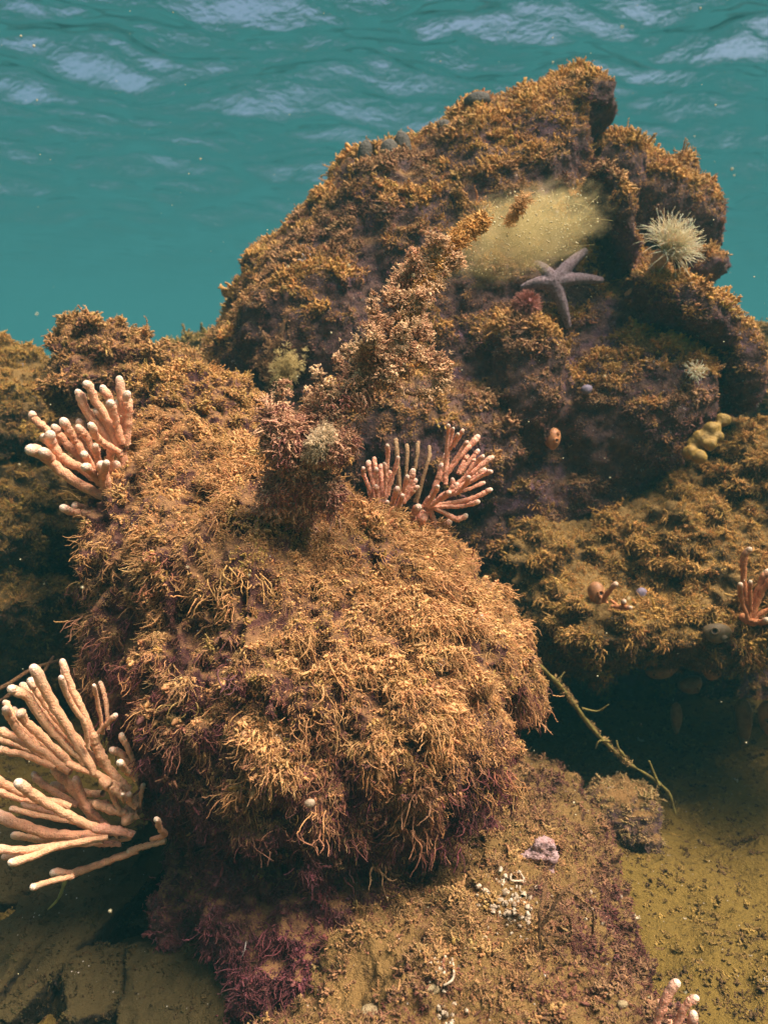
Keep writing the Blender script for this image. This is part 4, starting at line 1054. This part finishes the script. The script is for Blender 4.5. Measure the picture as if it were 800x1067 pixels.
tp = P(10, 715, 1.12)
tw = tag(empty('twig', tp), 'two thin brown twigs behind the golden finger sponge', 'twig')
child(px_tube([(-12, 724, 1.12), (12, 711, 1.13), (34, 697, 1.16), (62, 688, 1.20)], 2.6, 1.6, 20, 0.12, 1), 'branch', M_BSTALK, tw, tp)
child(px_tube([(-12, 738, 1.12), (20, 718, 1.13), (42, 704, 1.16), (56, 684, 1.20)], 2.4, 1.5, 20, 0.12, 2), 'branch', M_BSTALK, tw, tp)
lp = P(66, 915, 0.98)
lf = child(px_tube([(69, 912, 0.98), (66, 925, 0.98), (60, 938, 0.985), (50, 948, 0.99)], 3.0, 0.8, 14, 0.1, 4), 'leaf_blade', simple_mat('green_blade', (0.16, 0.17, 0.05), scale=80), None, lp)
lf.location = lp; tag(lf, 'small green blade hanging below the pinkish finger sponge', 'leaf')

# spindly weed on the silty rock
Yw = YH(560, 965, ['slab']) - 0.035
wp = P(562, 965, Yw)
wd = tag(empty('spindly_weed', wp), 'spindly brown silt covered weed standing right of the barnacles', 'weed')
def zz(l): return [(440 + .25 * x, 850 + .25 * y, Yw + d) for x, y, d in l]
WB = [zz([(512, 290, 0.03), (495, 380, 0.005), (487, 460, 0), (490, 600, 0.0), (482, 740, 0.02), (480, 790, 0.05)]), zz([(490, 470, 0), (550, 370, -0.005), (600, 312, -0.005), (660, 350, -0.005), (708, 400, 0.005), (708, 490, 0.03)]), zz([(492, 480, 0), (540, 540, -0.01), (600, 620, -0.01), (650, 760, 0.02)]), zz([(490, 465, 0), (550, 415, 0), (605, 418, 0), (622, 490, 0.03)]), zz([(490, 490, 0), (560, 500, 0.005), (620, 520, 0.03)])]
for k, b_ in enumerate(WB):
    child(px_tube(b_, 2.6 if k == 0 else 1.7, 1.2, 24, 0.25, k), 'stem' if k == 0 else 'branch', M_BSTALK, wd, wp)
foliage('silt_fuzz', wd, WB, 3, 260, {'nub': 2, 'hair': 1}, 0.0025, 0.006, (0.20, 0.11, 0.045), (0.13, 0.06, 0.035), 0.3, 5, wp)

# --- seaweed column on top of the front boulder
c0, n0, _ = hit(312, 545, ['front'])
Yc = float(c0[1]) - 0.01
sw = tag(empty('seaweed', c0), 'tall shaggy tan and maroon seaweed standing on the front boulder', 'seaweed')
main = [(312, 560, Yc + 0.02), (314, 520, Yc - 0.01), (312, 485, Yc - 0.03), (322, 450, Yc - 0.04), (350, 420, Yc - 0.05), (385, 385, Yc - 0.05), (415, 345, Yc - 0.05), (435, 305, Yc - 0.04), (460, 266, Yc - 0.02), (482, 245, Yc), (505, 228, Yc + 0.02)]
SB = [[(318, 470, Yc - 0.03), (300, 440, Yc - 0.04), (290, 415, Yc - 0.05), (298, 400, Yc - 0.05)], [(385, 385, Yc - 0.05), (420, 408, Yc - 0.07), (455, 412, Yc - 0.06)],
      [(400, 365, Yc - 0.05), (440, 372, Yc - 0.07), (462, 368, Yc - 0.05)], [(440, 375, Yc - 0.07), (462, 385, Yc - 0.06), (455, 408, Yc - 0.06)], [(345, 425, Yc - 0.05), (352, 455, Yc - 0.06), (340, 478, Yc - 0.05)]]
rgb_ = np.random.default_rng(8)
_m = np.array(main)
for k in range(46):
    t = rgb_.uniform(2.6, 8.2); i = int(t); q = _m[i] * (1 - t + i) + _m[i + 1] * (t - i)
    a_ = rgb_.uniform(0, 2 * math.pi); L = rgb_.uniform(20, 48) * (1.0 if t < 7 else 0.6)
    e = q + np.array((math.cos(a_) * L, math.sin(a_) * L * 0.9, rgb_.uniform(-0.04, 0.03)))
    SB.append([tuple(q), tuple((q + e) / 2 + np.array((rgb_.normal() * 5, rgb_.normal() * 5, 0))), tuple(e)])
SB0 = [[(314, 520, Yc - 0.01), (292, 505, Yc - 0.03), (280, 530, Yc - 0.02)], [(312, 500, Yc - 0.02), (335, 500, Yc - 0.04), (348, 525, Yc - 0.03)], [(312, 485, Yc - 0.03), (292, 460, Yc - 0.05), (284, 430, Yc - 0.05)], [(318, 470, Yc - 0.04), (345, 470, Yc - 0.06), (362, 455, Yc - 0.05)], [(314, 500, Yc - 0.02), (300, 470, Yc - 0.06), (300, 440, Yc - 0.07)]]
for k, b_ in enumerate(SB0): child(px_tube(b_, 4.0, 2.0, 12, 0.25, 90 + k), 'branch', M_BSTALK, sw, c0)
child(px_tube(main, 9, 3, 50, 0.12, 1), 'stalk', M_MSTALK, sw, c0)
for k, b_ in enumerate(SB):
    child(px_tube(b_, 3.0, 1.4, 12, 0.25, k), 'branch', M_BSTALK, sw, c0)
foliage('stalk_fuzz', sw, [main[:6], main[:4]] + SB0, 17, 3000, {'twig': 3, 'droop': 3, 'clump': 2}, 0.008, 0.021, (0.36, 0.12, 0.12), (0.72, 0.40, 0.26), 0.6, 11, c0, -0.5)
foliage('fronds', sw, [main[2:9], main[4:8]] + SB, 10, 5000, {'twig': 2, 'clump': 4, 'nub': 3}, 0.005, 0.0135, (0.46, 0.21, 0.14), (0.85, 0.58, 0.37), 0.8, 12, c0)
foliage('tip_sprig', sw, [[(530, 232, Yc + 0.03), (540, 218, Yc + 0.0), (546, 205, Yc + 0.0)]], 7, 130, {'clump': 2, 'twig': 2}, 0.005, 0.012, (0.60, 0.30, 0.10), (0.70, 0.42, 0.20), 0.4, 19, c0)
foliage('tip_fronds', sw, [main[6:], main[7:]], 10, 900, {'twig': 2, 'clump': 3, 'nub': 2}, 0.005, 0.014, (0.52, 0.25, 0.06), (0.62, 0.36, 0.11), 0.6, 13, c0)
# small sprig to its left
c1, n1, _ = hit(284, 425, ['hump', 'front', 'back'])
Yq = float(c1[1]) - 0.02
s2 = tag(empty('seaweed', c1), 'small tan seaweed sprig left of the tall seaweed', 'seaweed')
SP2 = [[(284, 428, Yq + 0.02), (279, 395, Yq), (280, 365, Yq - 0.01), (274, 345, Yq - 0.01)], [(280, 380, Yq), (292, 350, Yq - 0.01), (299, 322, Yq - 0.01)], [(280, 395, Yq), (270, 372, Yq)]]
for k, b_ in enumerate(SP2): child(px_tube(b_, 3.5, 1.5, 16, 0.2, k), 'stalk' if k == 0 else 'branch', M_BSTALK, s2, c1)
foliage('fronds', s2, SP2, 8, 320, {'twig': 2, 'clump': 3, 'nub': 1}, 0.004, 0.012, (0.26, 0.11, 0.055), (0.48, 0.27, 0.12), 0.6, 14, c1)

# --- filmy algae clouds
def cloud_material(name, colour, dens):
    m, nt, out = new_mat(name)
    tc = N(nt, 'ShaderNodeTexCoord')
    sub = N(nt, 'ShaderNodeVectorMath', operation='SUBTRACT'); sub.inputs[1].default_value = (0.5, 0.5, 0.5); nt.links.new(tc.outputs['Generated'], sub.inputs[0])
    ln = N(nt, 'ShaderNodeVectorMath', operation='LENGTH'); nt.links.new(sub.outputs[0], ln.inputs[0])
    nz = noise_tex(nt, tc.outputs['Generated'], 7.0, 5, 0.75)
    # soft edge broken up by noise
    a1 = N(nt, 'ShaderNodeMath', operation='MULTIPLY_ADD'); a1.inputs[1].default_value = -1.15; nt.links.new(nz, a1.inputs[0]); nt.links.new(ln.outputs['Value'], a1.inputs[2])
    mr = N(nt, 'ShaderNodeMapRange'); mr.inputs['From Min'].default_value = -0.14; mr.inputs['From Max'].default_value = -0.52; mr.inputs['To Min'].default_value = 0; mr.inputs['To Max'].default_value = dens
    nt.links.new(a1.outputs[0], mr.inputs['Value'])
    pv = N(nt, 'ShaderNodeVolumePrincipled'); pv.inputs['Color'].default_value = (*colour, 1); pv.inputs['Absorption Color'].default_value = (0, 0, 0, 1)
    nt.links.new(mr.outputs[0], pv.inputs['Density']); nt.links.new(pv.outputs[0], out.inputs['Volume'])
    return m
M_FILM = simple_mat('film_thread', (0.55, 0.44, 0.18), scale=60)
M_SPECK = simple_mat('speck', (0.70, 0.60, 0.36), scale=60)
def cloud(label, px, py, Y, rx, ry, rd, tilt, colour, dens, specks, seed):
    rg = np.random.default_rng(seed); s = Y / FPX
    V, F = EW((0, 0, 0), (rx * s, rd, ry * s))
    o = link('algae_cloud', mesh('algae_cloud', V, F), cloud_material('filmy_algae', colour, dens))
    o.location = P(px, py, Y); o.rotation_euler = (0, -tilt, 0)
    tag(o, label, 'algae')
    b = MB(); bm = bmesh.new(); bmesh.ops.create_icosphere(bm, subdivisions=1, radius=1)
    iv = np.array([v.co for v in bm.verts]); jf = [[v.index for v in f.verts] for f in bm.faces]; bm.free()
    for k in range(specks):
        d = rg.normal(size=3); d /= np.linalg.norm(d); d *= rg.random() ** 0.45 * 0.8
        b.add((iv * (0.35 + 0.95 * rg.random() ** 2) * s + d * np.array((rx * s, rd, ry * s)), jf))
    q = b.build('specks', M_SPECK, o); tag(q, kind='stuff')
    b = MB()
    for k in range(specks // 16):
        d = rg.normal(size=3); d /= np.linalg.norm(d); p = d * rg.random() ** 0.6 * 0.75; w = np.array((1.0, 0.3, 0.2)) + rg.normal(size=3) * 0.5
        pts = []
        for i in range(6):
            pts.append(p * np.array((rx * s, rd, ry * s))); w = w + rg.normal(size=3) * 0.45; p = p + w / np.linalg.norm(w) * 0.07
        b.add(tube(pts, np.full(6, 0.22 * s), 3))
    q = b.build('filaments', M_FILM, o); tag(q, kind='stuff')
    return o
cloud('large filmy yellow algae cloud trailing from the tall seaweed tip', 545, 243, Yc + 0.06, 98, 50, 0.075, 0.30, (0.80, 0.66, 0.32), 21, 900, 1)
def fuzz_ball(label, px, py, Y, r, count, c1, c2, seed):
    o = tag(empty('hydroid_tuft', P(px, py, Y)), label, 'hydroid', 'small fuzzy hydroid tufts')
    foliage('filaments', o, [[(px - r * 0.3, py + r * 0.6, Y + 0.01), (px, py, Y), (px + r * 0.2, py - r * 0.5, Y)]], r * 0.6, count, {'hair': 3, 'twig': 1}, 0.007, 0.016, c1, c2, 0.2, seed, P(px, py, Y), 0.3)
    child(px_tube([(px - r * 0.3, py + r * 0.9, Y + 0.015), (px, py, Y)], 1.5, 1.0, 8, 0.1, seed), 'stem', M_BSTALK, o, P(px, py, Y))
fuzz_ball('yellowish fuzzy hydroid tuft on the little sprig', 298, 384, Yq - 0.02, 26, 240, (0.56, 0.42, 0.16), (0.75, 0.60, 0.28), 2)
fuzz_ball('grey green fuzzy hydroid tuft above the little sprig', 318, 320, Yq + 0.03, 22, 130, (0.26, 0.22, 0.09), (0.38, 0.32, 0.14), 3)
fuzz_ball('beige fuzzy hydroid tuft on the seaweed stalk', 332, 462, Yc - 0.075, 20, 170, (0.66, 0.46, 0.27), (0.85, 0.66, 0.44), 4)

# --- loose silt and bits on the open seabed, roughness on the shade-darkened stones
rg = np.random.default_rng(55); pts = []; nrm = []
xy = np.stack([rg.uniform(-0.9, 1.4, 60000), rg.uniform(0.75, 2.4, 60000), np.full(60000, 0.5)], 1)
xy = xy[rg.random(60000) < 0.6 + 1.1 * fbm(xy * 5, 3)]
for x, y, _ in xy:
    loc, n, _, _ = BV['seabed'].ray_cast(Vector((x, y, 1.0)), Vector((0, 0, -1)))
    if loc is not None: pts.append(loc); nrm.append(n)
pts = np.array(pts); nrm = np.array(nrm); m_ = len(pts)
turn = rot_from(nrm + rg.normal(size=(m_, 3)) * 0.3, rg.normal(size=(m_, 3)))
sz = 0.0045 + 0.018 * rg.random(m_) ** 4
pick = np.array([PSET[q][0] + rg.integers(PSET[q][1]) for q in rg.choice(['nub', 'clump'], m_, p=[0.7, 0.3])])
f = smooth01(fbm(pts * 4, 3) + 0.3 * rg.normal(size=m_), -0.3, 0.4)
col = mixv((0.06, 0.03, 0.01), (0.22, 0.14, 0.03), f) * rg.uniform(0.6, 1.4, m_)[:, None]
col[rg.random(m_) < 0.004] = (0.45, 0.38, 0.28)
scatter_object('silt_crumbs', pts, turn, np.repeat(sz[:, None], 3, 1), pick, np.concatenate([col, np.full((m_, 1), 0.1)], 1), seabed)
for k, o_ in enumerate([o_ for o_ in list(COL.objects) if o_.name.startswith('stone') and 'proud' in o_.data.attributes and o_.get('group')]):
    turf('algae_turf', o_, 26000, {'nub': 3, 'clump': 2}, 0.005, 0.013, (0.045, 0.03, 0.009), (0.018, 0.012, 0.008), 0.02, 60 + k, 0.2, 9.0, 0.0)  # tuft colours darkened too, for the shade over these stones

# --- drifting specks in the water
rg = np.random.default_rng(99); b = MB(); bm = bmesh.new(); bmesh.ops.create_icosphere(bm, subdivisions=1, radius=1)
iv = np.array([v.co for v in bm.verts]); jf = [[v.index for v in f.verts] for f in bm.faces]; bm.free()
for k in range(620):
    Y = rg.uniform(0.5, 3.2); x, y = rg.uniform(-60, 860), rg.uniform(-20, 1080)
    b.add((iv * rg.uniform(0.2, 0.75) ** 1.5 * 0.0018 + P(x, y, Y), jf))
tag(b.build('marine_snow', M_SPECK), 'tiny pale specks drifting in the water', kind='stuff')
